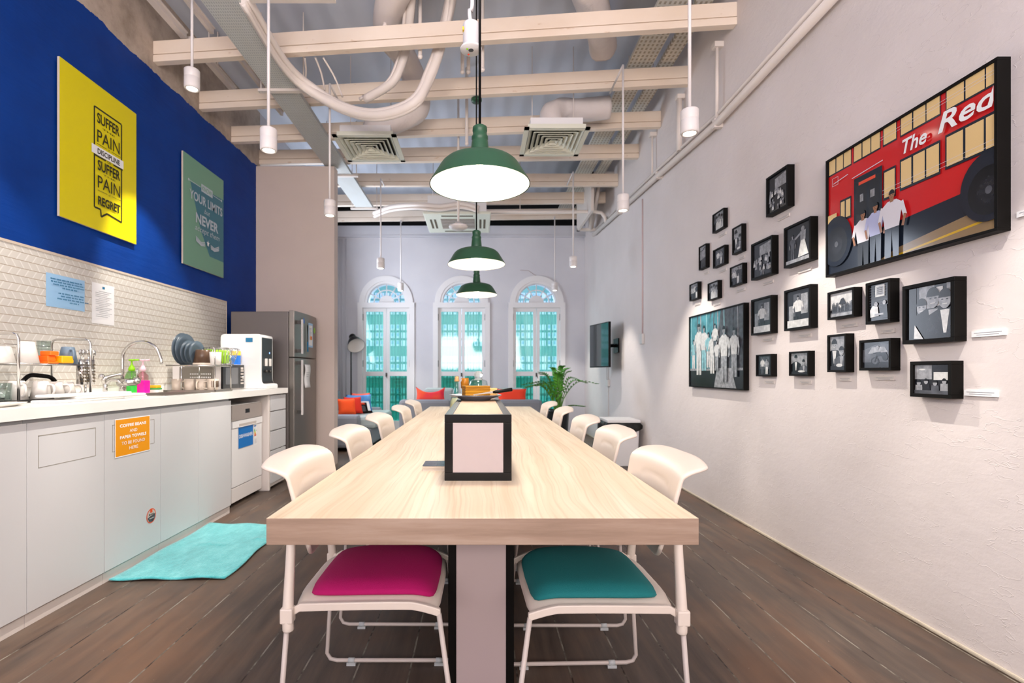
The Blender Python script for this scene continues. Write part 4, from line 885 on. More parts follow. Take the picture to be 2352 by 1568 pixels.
a = Art(.06, .07); a.poly([(.0, .01), (.04, .07), (.06, .03), (.06, 0)], 'bbox'); tag(a.build('fridge_magnet', (FP+.003, 5.37, 1.63), (0,1,0), (0,0,1), (1,0,0), org=(FP, 5.4, 1.65)), 'small blue triangular magnet at the top of the freezer door', 'magnet')
a = Art(.06, .07); a.ell(.03, .035, .028, .034, 'lime'); tag(a.build('fridge_sticker', (FP-.006, 5.75, 1.55), (0,1,0), (0,0,1), (1,0,0), org=(FP, 5.8, 1.6)), 'small lime round sticker on the freezer door', 'sticker')
b = MB(); b.tube([(FP+.01, 5.50, 1.62), (FP+.012, 5.51, 1.5), (FP+.012, 5.505, 1.36)], .004, 6); b.m(1).cyl((FP+.014, 5.50, 1.44), (FP+.014, 5.505, 1.33), .008, seg=8); tag(b.build('marker_pen', ['black', 'dblue'], org=(FP+.01, 5.5, 1.4)), 'dark marker pen hanging on a cord from the freezer door', 'pen')
b = MB(); n = 8; rows = [[Vector((FP+.016+.006*math.sin(j*.9), 5.40+.17*i/2, 1.19-.25*j/n)) for i in range(3)] for j in range(n+1)]; b.smooth = True; b.ringset(rows, loop=False, caps=False); b.m(1).box(FP+.020, FP+.021, 5.475, 5.495, 1.14, 1.16)
for k in range(3): b.box(FP+.0215, FP+.022, 5.44, 5.54-.02*k, 1.10-.02*k, 1.103-.02*k)
tag(b.build('paper_note', ['pwhite', 'greyink'], org=(FP+.01, 5.48, 1.07), solid=.001), 'curling white paper taped to the lower fridge door', 'note')

# worktop items ----------------------------------------------------------
def mugprof(r0, r1, h): return [(0, 0), (r0*.9, 0), (r0, .004), (r1, h), (r1-.004, h), (r0-.005, .008), (0, .008)]
def cup(name, lab, cat, x, y, z, r0, r1, h, m_, ha=None, flip=False, tilt=0, group=None):
    t = thing(name, lab, cat, (x, y, z), group=group, local=True); b = MB()
    T = Matrix.Translation((0, 0, h)) @ Matrix.Rotation(math.pi, 4, 'X') if flip else Matrix()
    b.lathe(mugprof(r0, r1, h), (0, 0, 0), 28, T=T); b.build('body', m_, t)
    if ha is not None:
        b = MB(); c, s_ = math.cos(ha), math.sin(ha); rm = (r0+r1)/2
        P = [(rm-.004, h*.8), (rm+.022, h*.78), (rm+.032, h*.5), (rm+.022, h*.24), (rm-.004, h*.2)]
        b.tube([(c*r, s_*r, zz) for r, zz in P], .006, 8, sub=4); b.build('handle', m_, t)
    return t
# rack one
t = thing('dish_rack', 'two tier chrome dish rack at the left end of the worktop', 'dish rack', (-2.41, 2.74, KZ), group=None)
for Y in (2.51, 2.975):
    b = MB(); b.tube([(-2.53, Y, KZ+.012), (-2.53, Y, 1.27), (-2.52, Y, 1.29), (-2.50, Y, 1.297), (-2.33, Y, 1.297), (-2.31, Y, 1.29), (-2.30, Y, 1.27), (-2.30, Y, KZ+.012)], .0065, 10); b.build('end_frame', 'chrome', t)
for z in (1.145,):
    b = MB()
    for x in (-2.53, -2.30): b.tube([(x, 2.51, z), (x, 2.975, z)], .005, 6)
    for k in range(21): y = 2.52+.0225*k; b.tube([(-2.53, y, z), (-2.30, y, z)], .002, 4)
    b.build('wire_shelf', 'chrome', t)
b = MB()
for x in (-2.53,):
    for z in (1.20, 1.255): b.tube([(x, 2.51, z), (x, 2.975, z)], .0025, 5)
b.build('guard_rail', 'chrome', t)
b = MB(); b.box(-2.56, -2.26, 2.47, 3.0, KZ, KZ+.008); b.box(-2.56, -2.55, 2.47, 3.0, KZ+.008, KZ+.016); b.box(-2.27, -2.26, 2.47, 3.0, KZ+.008, KZ+.016); b.build('drip_tray', 'trayb', t)
zs = 1.150; zb = KZ+.009
cup('bowl', 'white bowl upside down on the upper tier of the left rack', 'bowl', -2.42, 2.55, zs, .035, .055, .085, 'porc', flip=True)
cup('cup', 'tall white tapered cup upside down on the upper tier of the left rack', 'cup', -2.40, 2.665, zs, .035, .055, .115, 'porc', flip=True)
b = MB(); b.box(-2.42, -2.34, 2.73, 2.80, zs, zs+.012); b.m(1).box(-2.40, -2.34, 2.745, 2.80, zs+.045, zs+.07); b.m(1).box(-2.41, -2.35, 2.74, 2.79, zs+.012, zs+.045)
tag(b.build('food_box', ['omug', 'omug'], org=(-2.38, 2.76, zs), bevel=.004), 'small orange plastic container on the left rack', 'container')
b = MB(); b.box(-2.38, -2.325, 2.805, 2.885, zs+.004, zs+.045); b.box(-2.40, -2.36, 2.79, 2.81, zs, zs+.03); tag(b.build('peeler', 'ymug', org=(-2.35, 2.84, zs), bevel=.006), 'amber plastic lid with a round hole on the left rack', 'lid')
cup('drinking_glass', 'clear glass standing behind the amber lid on the left rack', 'glass', -2.45, 2.83, zs, .03, .034, .13, 'gclear')
cup('mug', 'blue grey tapered mug upside down on the left rack', 'mug', -2.385, 2.915, zs, .032, .048, .10, 'bgmug', ha=R(-30), flip=True)
cup('drinking_glass', 'clear glass mug on the lower tier of the left rack, nearest the camera', 'glass', -2.40, 2.53, zb, .035, .038, .09, 'gclear', ha=R(-60))
for i, (x, y, l) in enumerate(((-2.41, 2.62, 'white mug upside down on the lower tier of the left rack, nearest the tray corner'), (-2.38, 2.73, 'white mug upside down in the middle of the lower tier of the left rack'), (-2.40, 2.845, 'white mug with its handle to the right on the lower tier of the left rack'), (-2.41, 2.935, 'white mug at the far end of the lower tier of the left rack'))):
    cup('mug', l, 'mug', x, y, zb, .034, .048, .10-.004*i, 'porc', ha=R(-20+20*i), flip=True, group='white mugs under the left rack')
b = MB(); b.tube([(-2.47, 2.72, 1.055), (-2.46, 2.75, 1.085), (-2.45, 2.80, 1.085), (-2.44, 2.86, 1.075), (-2.43, 2.88, 1.05)], .012, 8, sub=3); b.tube([(-2.47, 2.72, 1.055), (-2.47, 2.715, zb)], .006, 6); b.tube([(-2.43, 2.88, 1.05), (-2.43, 2.885, zb)], .006, 6)
tag(b.build('pot_handle', 'blackm', org=(-2.45, 2.8, 1.05)), 'black curved handle sticking up behind the white mugs', 'handle')
t = thing('cutlery_holder', 'perforated steel cutlery holder hooked on the left rack', 'cutlery holder', (-2.36, 3.03, 1.02))
for yy in (2.995, 3.055):
    b = MB(); b.lathe([(0, 0), (.026, 0), (.026, .15), (.024, .15), (.024, .004), (0, .004)], (-2.37, yy, 1.03), 18, smooth=True)
    for k in range(6):
        for j in range(4): an = R(-60+j*30); b.m(1).box(-2.37+.0262*math.cos(an)-.003, -2.37+.0262*math.cos(an)+.003, yy+.0262*math.sin(an)-.003, yy+.0262*math.sin(an)+.003, 1.045+k*.02, 1.053+k*.02)
    b.m(0); b.build('cup', ['chrome', 'slot'], t)
b = MB(); b.tube([(-2.40, 2.98, 1.17), (-2.31, 2.98, 1.17)], .003, 5); b.tube([(-2.37, 2.975, 1.145), (-2.37, 3.06, 1.145)], .004, 5); b.cyl((-2.37, 3.025, KZ), (-2.37, 3.025, 1.035), .006, seg=8); b.build('hook', 'chrome', t)
for k in range(5):
    a0 = Vector((-2.37+.01*math.sin(k*2), 3.0+.055*(k % 2)+.008*(k-2)*.5, 1.05)); d = Vector((.02*math.cos(k*1.9), .045*math.sin(k*1.3), .19))
    b = MB(); b.tube([a0, a0+d*.8], .003, 6); b.ball(a0+d*.9, .016, 10, (.45, .8, 1.2))
    tag(b.build('spoon', 'chrome', org=a0), 'metal spoon standing in the perforated cutlery holder', 'spoon', 'spoons in the cutlery holder')
b = MB(); b.lathe([(0, 0), (.10, 0), (.145, .014), (.148, .018), (.10, .006), (0, .005)], (0, 0, 0), 6, T=Matrix.Scale(1, 4)); b.v = [Vector((p.x*.55-2.12, p.y*1.15+2.17, p.z+KZ)) for p in b.v]
tag(b.build('serving_plate', 'porc', org=(-2.12, 2.17, KZ), bevel=.002), 'white flat platter at the front left of the worktop', 'plate')
b = MB()
for (y0, y1, z0, z1, x0, x1, a_) in ((2.47, 2.95, 0, .014, -2.21, -2.08, .5), (2.60, 3.12, .0141, .027, -2.20, -2.07, -.8), (2.49, 3.02, .0272, .040, -2.205, -2.085, .3), (2.95, 3.14, 0, .014, -2.19, -2.08, -1.5)):
    b.box(x0, x1, y0, y1, KZ+z0, KZ+z1, Matrix.Translation((-2.14, 2.8, 0)) @ Matrix.Rotation(R(a_), 4, 'Z') @ Matrix.Translation((2.14, -2.8, 0)))
tag(b.build('dish_towel', 'towel', org=(-2.14, 2.8, KZ), bevel=.006), 'folded white dish towel along the front of the worktop', 'towel')
# small tap, gooseneck tap
t = thing('filter_tap', 'small chrome lever tap beside the left dish rack', 'tap', (-2.50, 3.36, KZ))
b = MB(); b.cyl((-2.50, 3.36, KZ), (-2.50, 3.36, KZ+.012), .028, seg=20); b.cyl((-2.50, 3.36, KZ+.012), (-2.50, 3.36, 1.03), .014, seg=16); b.tube([(-2.50, 3.36, 1.02), (-2.47, 3.36, 1.05), (-2.42, 3.36, 1.05), (-2.40, 3.36, 1.03)], .009, 8, sub=4); b.build('body', 'chrome', t)
b = MB(); b.tube([(-2.50, 3.36, 1.03), (-2.50, 3.35, 1.06), (-2.46, 3.40, 1.085), (-2.43, 3.43, 1.09)], [.014, .016, .01, .006], 8, sub=3); b.ball((-2.51, 3.34, 1.075), .02); b.build('lever', 'chrome', t)
t = thing('gooseneck_tap', 'tall chrome gooseneck tap arching over the sink', 'tap', (-2.47, 3.48, KZ))
b = MB(); b.cyl((-2.47, 3.48, KZ), (-2.47, 3.48, 1.06), .022, seg=18)
P = [(-2.47, 1.06), (-2.47, 1.20)] + [(-2.34-.13*math.cos(math.pi*k/10), 1.20+.115*math.sin(math.pi*k/10)) for k in range(1, 9)] + [(-2.205, 1.20), (-2.20, 1.16)]
b.tube([(x, 3.48, z) for x, z in P], .0105, 12, sub=2); b.build('spout', 'chrome', t)
b = MB(); b.cyl((-2.47, 3.44, 1.035), (-2.36, 3.46, 1.035), .028, .022, 18); b.ball((-2.365, 3.47, 1.045), .026); b.tube([(-2.365, 3.47, 1.06), (-2.36, 3.47, 1.13)], .005, 8); b.build('mixer', 'chrome', t)
def pump(lab, x, y, m1, m2, m3, sq):
    t = thing('soap_dispenser', lab, 'soap bottle', (x, y, KZ)); b = MB(); z = KZ
    if sq: b.box(x-.034, x+.034, y-.034, y+.034, z, z+.095)
    else: b.lathe([(0, 0), (.04, 0), (.042, .01), (.042, .075), (0, .075)], (x, y, z), 24)
    b.build('liquid', m1, t, bevel=.006)
    b = MB()
    if sq: b.lathe([(.036, .096), (.036, .13), (.02, .15), (.014, .16)], (x, y, z), 20)
    else: b.lathe([(.042, .076), (.044, .12), (.030, .155), (.016, .17)], (x, y, z), 24)
    b.build('bottle', m_glass('tinted bottle '+m1, '#c9ecc0' if not sq else '#f4d6dc', .2), t)
    b = MB(); b.lathe([(0, .16), (.020, .165), (.022, .18), (.010, .205), (.006, .21), (.006, .235), (.02, .238), (.02, .248), (0, .25)], (x, y, z), 18); b.tube([(x, y, z+.243), (x+.045, y+.01, z+.245)], .006, 8); b.cyl((x, y, z+.08), (x, y, z+.16), .004, seg=6); b.build('pump', m2, t); return t
pump('green soap bottle with a lime pump behind the gooseneck tap', -2.53, 3.66, 'dgreen', 'lime', 0, False)
pump('square bottle of bright pink soap right of the green soap bottle', -2.47, 3.69, 'pink', 'pinkc', 0, True)
b = MB(); b.box(-2.52, -2.43, 3.79, 3.87, KZ, KZ+.022); tag(b.build('soap_dish', 'porc', org=(-2.47, 3.83, KZ), bevel=.004), 'white soap dish beside the pink soap bottle', 'dish')
b = MB(); b.box(-2.515, -2.435, 3.795, 3.865, KZ+.0225, KZ+.034); b.m(1).box(-2.51, -2.44, 3.80, 3.86, KZ+.034, KZ+.056); tag(b.build('sponge', ['sgreen', 'syellow'], org=(-2.47, 3.83, KZ+.03), bevel=.005), 'yellow and green sponge on the soap dish', 'sponge')
# rack two
XA, XB, YA, YB = -2.46, -2.05, 3.905, 4.175
t = thing('dish_rack', 'two tier chrome dish rack with plates between sink and microwave', 'dish rack', (-2.25, 4.04, KZ))
b = MB(); b.box(XA, XB, YA, YB, KZ, KZ+.006); b.box(XA, XB, YA, YA+.006, KZ+.006, KZ+.016); b.box(XB-.006, XB, YA, YB, KZ+.006, KZ+.016); b.build('drip_tray', 'steel', t)
for Y in (YA+.01, YB-.01):
    b = MB(); b.tube([(XB-.01, Y, KZ+.008), (XB-.01, Y, 1.285), (XB-.02, Y, 1.297), (XB-.05, Y, 1.297)], .0055, 8); b.build('front_post', 'chrome', t)
    b = MB(); b.tube([(XB-.27, Y, KZ+.008), (XB-.27, Y, 1.155)], .0055, 8); b.build('back_post', 'chrome', t)
b = MB()
for Y in (YA+.01, YB-.01): b.tube([(XA+.02, Y, 1.158), (XB, Y, 1.158)], .006, 8)
for k in range(22): b.tube([(XA+.03+.0178*k, YA+.01, 1.158), (XA+.03+.0178*k, YB-.01, 1.158)], .0022, 4)
b.build('wire_shelf', 'chrome', t)
for i, (x, y, r, l) in enumerate(((-2.385, 4.02, .128, 'largest slate blue plate standing in the right dish rack'), (-2.36, 4.02, .125, 'second large slate blue plate behind the front one in the right dish rack'), (-2.325, 4.0, .098, 'small slate blue plate in the middle of the right dish rack'), (-2.295, 4.0, .095, 'small slate blue plate next to the middle one in the right dish rack'), (-2.25, 3.985, .095, 'slate blue plate standing beside the brown bowl'))):
    T = Matrix.Rotation(R(90), 4, 'Y') @ Matrix.Rotation(0, 4, 'X'); T = Matrix.Rotation(R(-6), 4, 'Z') @ T
    b = MB(); b.lathe([(0, 0), (r*.6, 0), (r*.97, .012), (r, .016), (r*.6, .006), (0, .005)], (x, y, 1.162+r), 36, T=T)
    tag(b.build('plate', 'gplate', org=(x, y, 1.162+r)), l, 'plate', 'slate blue plates in the right dish rack')
cup('bowl', 'brown glazed bowl upside down with a cream rim on the right rack', 'bowl', -2.19, 3.985, 1.178, .052, .07, .105, 'brown', flip=True)
b = MB(); b.lathe([(.071, 0), (.073, .004), (.072, .014), (.066, .014), (.066, 0)], (-2.19, 3.985, 1.164), 30); tag(b.build('saucer', 'cer', org=(-2.19, 3.985, 1.164)), 'cream ring dish under the brown bowl', 'dish')
cup('mug', 'white mug lying on the upper tier of the right rack', 'mug', -2.10, 4.0, 1.1645, .04, .044, .10, 'porc', ha=R(200))
for i, (x, l) in enumerate(((-2.39, 'beige mug at the left of the lower tier of the right rack'), (-2.29, 'second beige mug from the left under the right rack'), (-2.20, 'third beige mug under the right rack with its handle to the front'), (-2.11, 'mug with dark stripes at the front corner under the right rack'))):
    m = cup('mug', l, 'mug', x, 3.98, KZ+.007, .038, .041, .095, 'cer', ha=R((20, 180, -90, 200)[i]), group='mugs under the right rack')
    if i == 3:
        b = MB()
        for k in range(6): an = R(-70+k*16); b.box(.0405*math.cos(an)-.002, .0405*math.cos(an)+.002, .0405*math.sin(an)-.003, .0405*math.sin(an)+.003, .03, .08)
        b.build('stripes', 'brown', m)
t = thing('wire_basket', 'small chrome wire basket hooked on the right rack above the microwave', 'basket', (-2.10, 4.16, 1.19))
b = MB()
for k in range(9):
    u = k/8; x = -2.22+.19*u; b.tube([(x, YA+.14, 1.30), (x*1+(-2.125-x)*.25, YA+.17, 1.17), (x+(-2.125-x)*.25, YB+.02, 1.17), (x, YB+.06, 1.30)], .0022, 5)
for k in range(7):
    Y = YA+.14+.032*k; b.tube([(-2.02, Y, 1.30), (-2.05, YA+.16+.02*k, 1.17)], .0022, 5)
b.tube([(-2.22, YA+.14, 1.30), (-2.03, YA+.14, 1.30), (-2.03, YB+.06, 1.30), (-2.22, YB+.06, 1.30)], .004, 6, closed=True); b.tube([(-2.2, YA+.17, 1.17), (-2.05, YA+.17, 1.17), (-2.05, YB+.02, 1.17), (-2.2, YB+.02, 1.17)], .003, 6, closed=True); b.build('wires', 'chrome', t)
b = MB(); b.box(-2.17, -2.06, YA+.19, YA+.25, 1.175, 1.285); tag(b.build('snack_packet', mat('lime packet', '#9fd630', .4, bump=.6, bscale=18), org=(-2.1, 4.1, 1.2), bevel=.012), 'lime green packet in the wire basket', 'packet')
# perforated steel box behind
b = MB(); b.box(-2.52, -2.24, 4.225, 4.245, KZ, 1.15); b.m(1)
for r_ in range(2):
    for k in range(12): b.box(-2.43+.015*k, -2.422+.015*k, 4.222, 4.225, 1.085-.028*r_, 1.095-.028*r_)
tag(b.build('splash_screen', ['steel', 'pwhite'], org=(-2.3, 4.23, KZ), bevel=.002), 'brushed steel screen with two rows of holes behind the right rack', 'screen')
# microwave
MX = -2.17
t = thing('microwave', 'silver microwave with dark door behind the right dish rack', 'microwave', (-2.38, 4.45, KZ))
b = MB(); b.box(-2.6, MX-.02, 4.26, 4.64, KZ+.008, 1.175); b.box(-2.6, MX-.02, 4.28, 4.62, KZ, KZ+.008); b.build('body', 'whitem', t, bevel=.003)
b = MB(); b.box(MX-.02, MX, 4.26, 4.555, KZ+.014, 1.172); b.m(1).box(MX, MX+.001, 4.30, 4.52, KZ+.05, 1.145); b.build('door', ['dglass', 'mwin'], t)
b = MB(); b.box(MX-.02, MX, 4.557, 4.638, KZ+.014, 1.172); b.m(1).box(MX, MX+.001, 4.575, 4.62, 1.13, 1.15)
for k in range(5): b.box(MX, MX+.002, 4.572, 4.625, KZ+.05+.028*k, KZ+.062+.028*k)
b.build('control_panel', ['dglass', 'ctrl'], t)
b = MB(); b.cyl((MX, 4.60, KZ+.11), (MX+.014, 4.60, KZ+.11), .014, seg=18); b.build('dial', 'chrome', t)
# cartons behind rack and on the microwave
for x, y0, dy, z, h, m_, l in ((-2.42, 4.29, .07, 1.1755, .10, 'kraft', 'cream carton with a dark label on top of the microwave, left one'), (-2.36, 4.375, .06, 1.1755, .11, 'kraft', 'cream carton on top of the microwave, right of its twin'),
                            (-2.40, 4.46, .11, 1.1755, .135, 'gbox', 'green and white tea carton on top of the microwave'), (-2.26, 4.585, .05, 1.1755, .125, 'bbox', 'blue carton with a yellow top on the microwave corner')):
    t = thing('carton', l, 'carton', (x, y0, z)); b = MB(); b.box(x-.08, x+.06, y0, y0+dy, z, z+h); b.build('box', m_, t, bevel=.002)
    b = MB()
    if m_ == 'kraft': b.box(x+.06, x+.061, y0+.01, y0+dy-.01, z+.045, z+.085); b.box(x-.04, x+.04, y0-.001, y0, z+.045, z+.085); b.build('dark_label', 'g1', t)
    elif m_ == 'gbox': b.box(x+.06, x+.061, y0+.005, y0+dy-.005, z+.04, z+.075); b.box(x-.07, x+.05, y0-.001, y0, z+.04, z+.075); b.build('white_band', 'pwhite', t)
    else: b.box(x+.06, x+.061, y0, y0+dy, z+.085, z+h); b.box(x-.08, x+.06, y0-.001, y0, z+.085, z+h); b.build('yellow_top', 'ybox', t)
b = MB(); b.box(-2.47, -2.42, 4.36, 4.40, 1.1755, 1.33); b.box(-2.50, -2.45, 4.34, 4.37, 1.27, 1.31); tag(b.build('snack_packet', 'rpack', org=(-2.45, 4.37, 1.2), bevel=.01), 'crumpled red packet behind the cream cartons', 'packet')
# water dispenser
t = thing('water_dispenser', 'white countertop water dispenser with a black front panel', 'water dispenser', (-2.2, 4.8, KZ))
prof_ = [(-2.40, KZ+.001), (-1.975, KZ+.001), (-1.975, KZ+.035), (-1.985, KZ+.045), (-2.01, KZ+.05), (-2.022, KZ+.07), (-2.025, KZ+.12), (-2.025, 1.44), (-2.032, 1.455), (-2.05, 1.46), (-2.37, 1.46), (-2.392, 1.45), (-2.40, 1.43)]
b = MB(); b.prism([(x, 4.66, z) for x, z in prof_], (0, .27, 0)); b.build('housing', mat('glossy white housing', '#dededd', .25), t, bevel=.006)
b = MB(); pp = [(-2.004, KZ+.0515), (-2.018, KZ+.07), (-2.0225, KZ+.12), (-2.0225, 1.43), (-2.03, 1.43), (-2.03, KZ+.055)]; b.prism([(x, 4.68, z) for x, z in pp], (0, .23, 0)); b.build('front_panel', 'dglass', t)
b = MB()
for yy in (4.745, 4.835): b.box(-2.023, -2.008, yy, yy+.022, 1.165, 1.235)
b.build('lever', 'porc', t)
b = MB()
for yy in (4.756, 4.846): b.cyl((-2.023, yy, 1.12), (-2.005, yy, 1.11), .012, seg=12)
b.build('nozzle', 'dsteel', t)
b = MB(); b.cyl((-2.0225, 4.846, 1.29), (-2.0205, 4.846, 1.29), .008, seg=12); b.build('indicator', 'led', t)
b = MB(); b.box(-2.165, -2.10, 4.6585, 4.66, 1.385, 1.425); b.build('badge', 'dblue', t)
# tea towel mat on floor
b = MB(); nx, ny = 30, 44; rows = []; x0, x1, y0, y1 = -1.95, -1.355, 2.66, 3.62
for j in range(ny+1):
    row = []
    for i in range(nx+1):
        u, v = i/nx, j/ny; x = x0+(x1-x0)*u+.012*math.sin(v*9)*(u) ; y = y0+(y1-y0)*v+.03*(u-.5)*(1-2*v)
        z = .012+.004*math.sin(x*23+y*11)+.010*math.exp(-((v-.66)/.02)**2)*(u > .8)+.006*math.exp(-((v-.55)/.015)**2)*(.25 < u < .6)
        row.append(Vector((x, y, z)))
    rows.append(row)
b.smooth = True; b.ringset(rows, loop=False, caps=False)
tag(b.build('bath_mat', 'terry', org=(-1.65, 3.14, 0), solid=.008), 'turquoise terry mat on the floor in front of the cabinets', 'mat')

# ================================================================== LOUNGE
def softbox(b, x0, x1, y0, y1, z0, z1): b.box(x0, x1, y0, y1, z0, z1); return b
t = thing('sofa', 'grey fabric sofa along the left wall behind the partition', 'sofa', (-2.1, 7.8, 0))
b = MB(); b.box(-2.55, -1.55, 7.0, 8.72, .06, .30); b.build('base', 'sofa', t, bevel=.03)
for y0, y1 in ((6.98, 7.2), (8.55, 8.75)): b = MB(); b.box(-2.55, -1.69, y0, y1, .05, .51); b.build('armrest', 'sofa', t, bevel=.045)
b = MB(); b.box(-2.6, -2.4, 7.0, 8.74, .1, .80); b.build('backrest', 'sofa', t, bevel=.05)
for y0, y1 in ((7.21, 7.87), (7.88, 8.54)): b = MB(); b.box(-2.4, -1.48, y0, y1, .30, .475); b.build('seat_cushion', 'sofal', t, bevel=.05)
def pillow(lab, c, w_, h_, th, rz, tilt, m_, extra=None, name='cushion', ears=0):
    b = MB(); b.smooth = True; n = 12; T = Matrix.Rotation(rz, 4, 'Z') @ Matrix.Rotation(tilt, 4, 'Y')
    for sgn in (1, -1):
        rows = []
        for j in range(n+1):
            row = []
            for i in range(n+1):
                u, v = -1+2*i/n, -1+2*j/n; t_ = th*.5*(max(0, (1-u**4)*(1-v**4)))**.5
                yy = u*w_/2*(1-.10*(1-abs(v)**2)*abs(u)**3); zz = v*h_/2*(1-.10*(1-abs(u)**2)*abs(v)**3) - ears*(1-u*u)*max(0, v)*.5
                row.append(T @ Vector((sgn*t_, yy, zz)) + Vector(c))
            rows.append(row)
        b.ringset(rows, loop=False, caps=False)
    if extra:
        b.m(1); 
        for p in extra: b.quad(*[T @ Vector((th*.5*(max(0, (1-(2*y/w_)**4)*(1-(2*z/h_)**4)))**.5+.006, y, z)) + Vector(c) for y, z in p])
    return tag(b.build(name, m_, org=c), lab, 'cushion')
pillow('round orange cushion at the near end of the left sofa', (-1.95, 7.40, .60), .27, .25, .17, R(-60), R(-12), 'cor')
pillow('red cushion between the orange and the printed one', (-1.90, 7.58, .61), .28, .27, .12, R(-55), R(-20), 'cred')
pc = pillow('blue cushion printed with a black and white car front', (-1.86, 7.80, .62), .40, .30, .13, R(-62), R(-18), [mat('blue printed cushion', '#6aa5d8', .85, var=.4, vscale=9, vcol='#2d6fb4'), 'porc'])
b = MB(); Tc = Matrix.Translation((-1.86, 7.80, .62)) @ Matrix.Rotation(R(-62), 4, 'Z') @ Matrix.Rotation(R(-18), 4, 'Y')
for (y0, y1, z0, z1, mi, d) in ((-.17, .19, -.17, -.13, 1, .066), (-.10, .15, -.13, .02, 0, .074), (-.05, .11, -.15, -.0, 1, .079), (-.02, .08, -.14, -.05, 2, .083), (-.02, .07, -.03, .0, 3, .083)):
    b.m(mi); b.prism([Tc @ Vector((d-.02, y, z)) for y, z in ((y0, z0), (y1, z0), (y1-.02, z1), (y0+.02, z1))], Tc.to_3x3() @ Vector((.012, 0, 0)))
o = b.build('car_print', ['pwhite', 'black', 'g2', 'rpack'], org=(0, 0, 0)); o.parent = pc; o.matrix_parent_inverse = Matrix.Translation(-Vector(pc.location))
pillow('coral cushion peeking out behind the printed cushion', (-1.88, 8.02, .63), .30, .31, .12, R(-60), R(-16), mat('coral cushion fabric', '#f0604a', .85))
def side_chair(lab, xa, xb, sgn):
    t = thing('lounge_sofa', lab, 'sofa', ((xa+xb)/2, 8, 0), group='grey lounge sofas before the arched windows')
    b = MB(); b.box(xa, xb, 7.45, 8.6, .08, .34); b.build('base', 'sofa', t, bevel=.03)
    b = MB(); b.box(xa, xb, 7.42, 7.62, .08, .70); b.build('armrest', 'sofa', t, bevel=.045)
    b = MB(); b.box(xa+.26 if sgn < 0 else xa-.0, xb if sgn < 0 else xb-.18, 8.45, 8.65, .08, .845); b.build('backrest', 'sofal', t, bevel=.05)
    b = MB(); b.box(xa+.02, xb-.02, 7.63, 8.44, .34, .48); b.build('seat_cushion', 'sofal', t, bevel=.05)
    for x in (xa+.06, xb-.06):
        for y in (7.5, 8.5): b = MB(); b.cyl((x, y, 0), (x, y, .08), .02, seg=10); b.build('foot', 'black', t)
side_chair('grey lounge sofa left of the far table end, with an orange cushion', -1.19, -.43, -1)
side_chair('grey lounge sofa right of the far table end, with an orange red cushion', .29, .93, 1)
pillow('orange and pink cushion with pointed corners on the left lounge sofa', (-.75, 7.72, .77), .46, .24, .14, R(-90), R(-6), 'cpink', ears=.16)
pillow('orange red cushion on the right lounge sofa', (.50, 7.72, .74), .46, .24, .16, R(-88), R(-10), mat('orange red cushion fabric', '#f4482c', .85))
b = MB(); b.box(-1.6, -.75, 6.9, 8.9, .001, .012); tag(b.build('rug', 'rug', org=(-1.2, 7.9, 0), bevel=.003), 'pale patterned rug in front of the left sofa', 'rug')
# floor lamp
t = thing('floor_lamp', 'black floor lamp with a tilted cone shade beside the first arched window', 'floor lamp', (-2.27, 8.9, 0))
b = MB(); b.lathe([(0, 0), (.13, 0), (.13, .015), (.02, .025), (0, .025)], (-2.27, 8.9, 0), 28); b.build('base', 'blackm', t)
b = MB(); b.cyl((-2.27, 8.9, .02), (-2.27, 8.9, 1.72), .011, seg=10); b.build('pole', 'blackm', t)
T = Matrix.Rotation(R(38), 4, 'Y') @ Matrix.Rotation(R(28), 4, 'X')
T = Vector((0, 0, 1)).rotation_difference(Vector((-.40, .62, .62)).normalized()).to_matrix().to_4x4()
pr = [(.155, -.14), (.15, -.13), (.115, -.02), (.075, .05), (.06, .06), (.06, .13), (.05, .15), (.0, .155)]
b = MB(); b.lathe(pr, (-2.20, 8.84, 1.66), 32, T=T); b.f = b.f[1:] if len(b.f[0]) > 4 else b.f; b.f = [f for f in b.f if len(f) == 4]; b.mi = [0]*len(b.f); b.sm = [True]*len(b.f)
k = MB(); k.lathe([(.150, -.137), (.110, -.02), (.07, .045), (0, .05)], (-2.20, 8.84, 1.66), 32, T=T); bs = len(b.v); b.v += k.v
for f in k.f:
    if len(f) == 4: b.f.append([i+bs for i in f]); b.mi.append(1); b.sm.append(True)
b.build('lamp_shade', ['blackm', 'porc'], t)
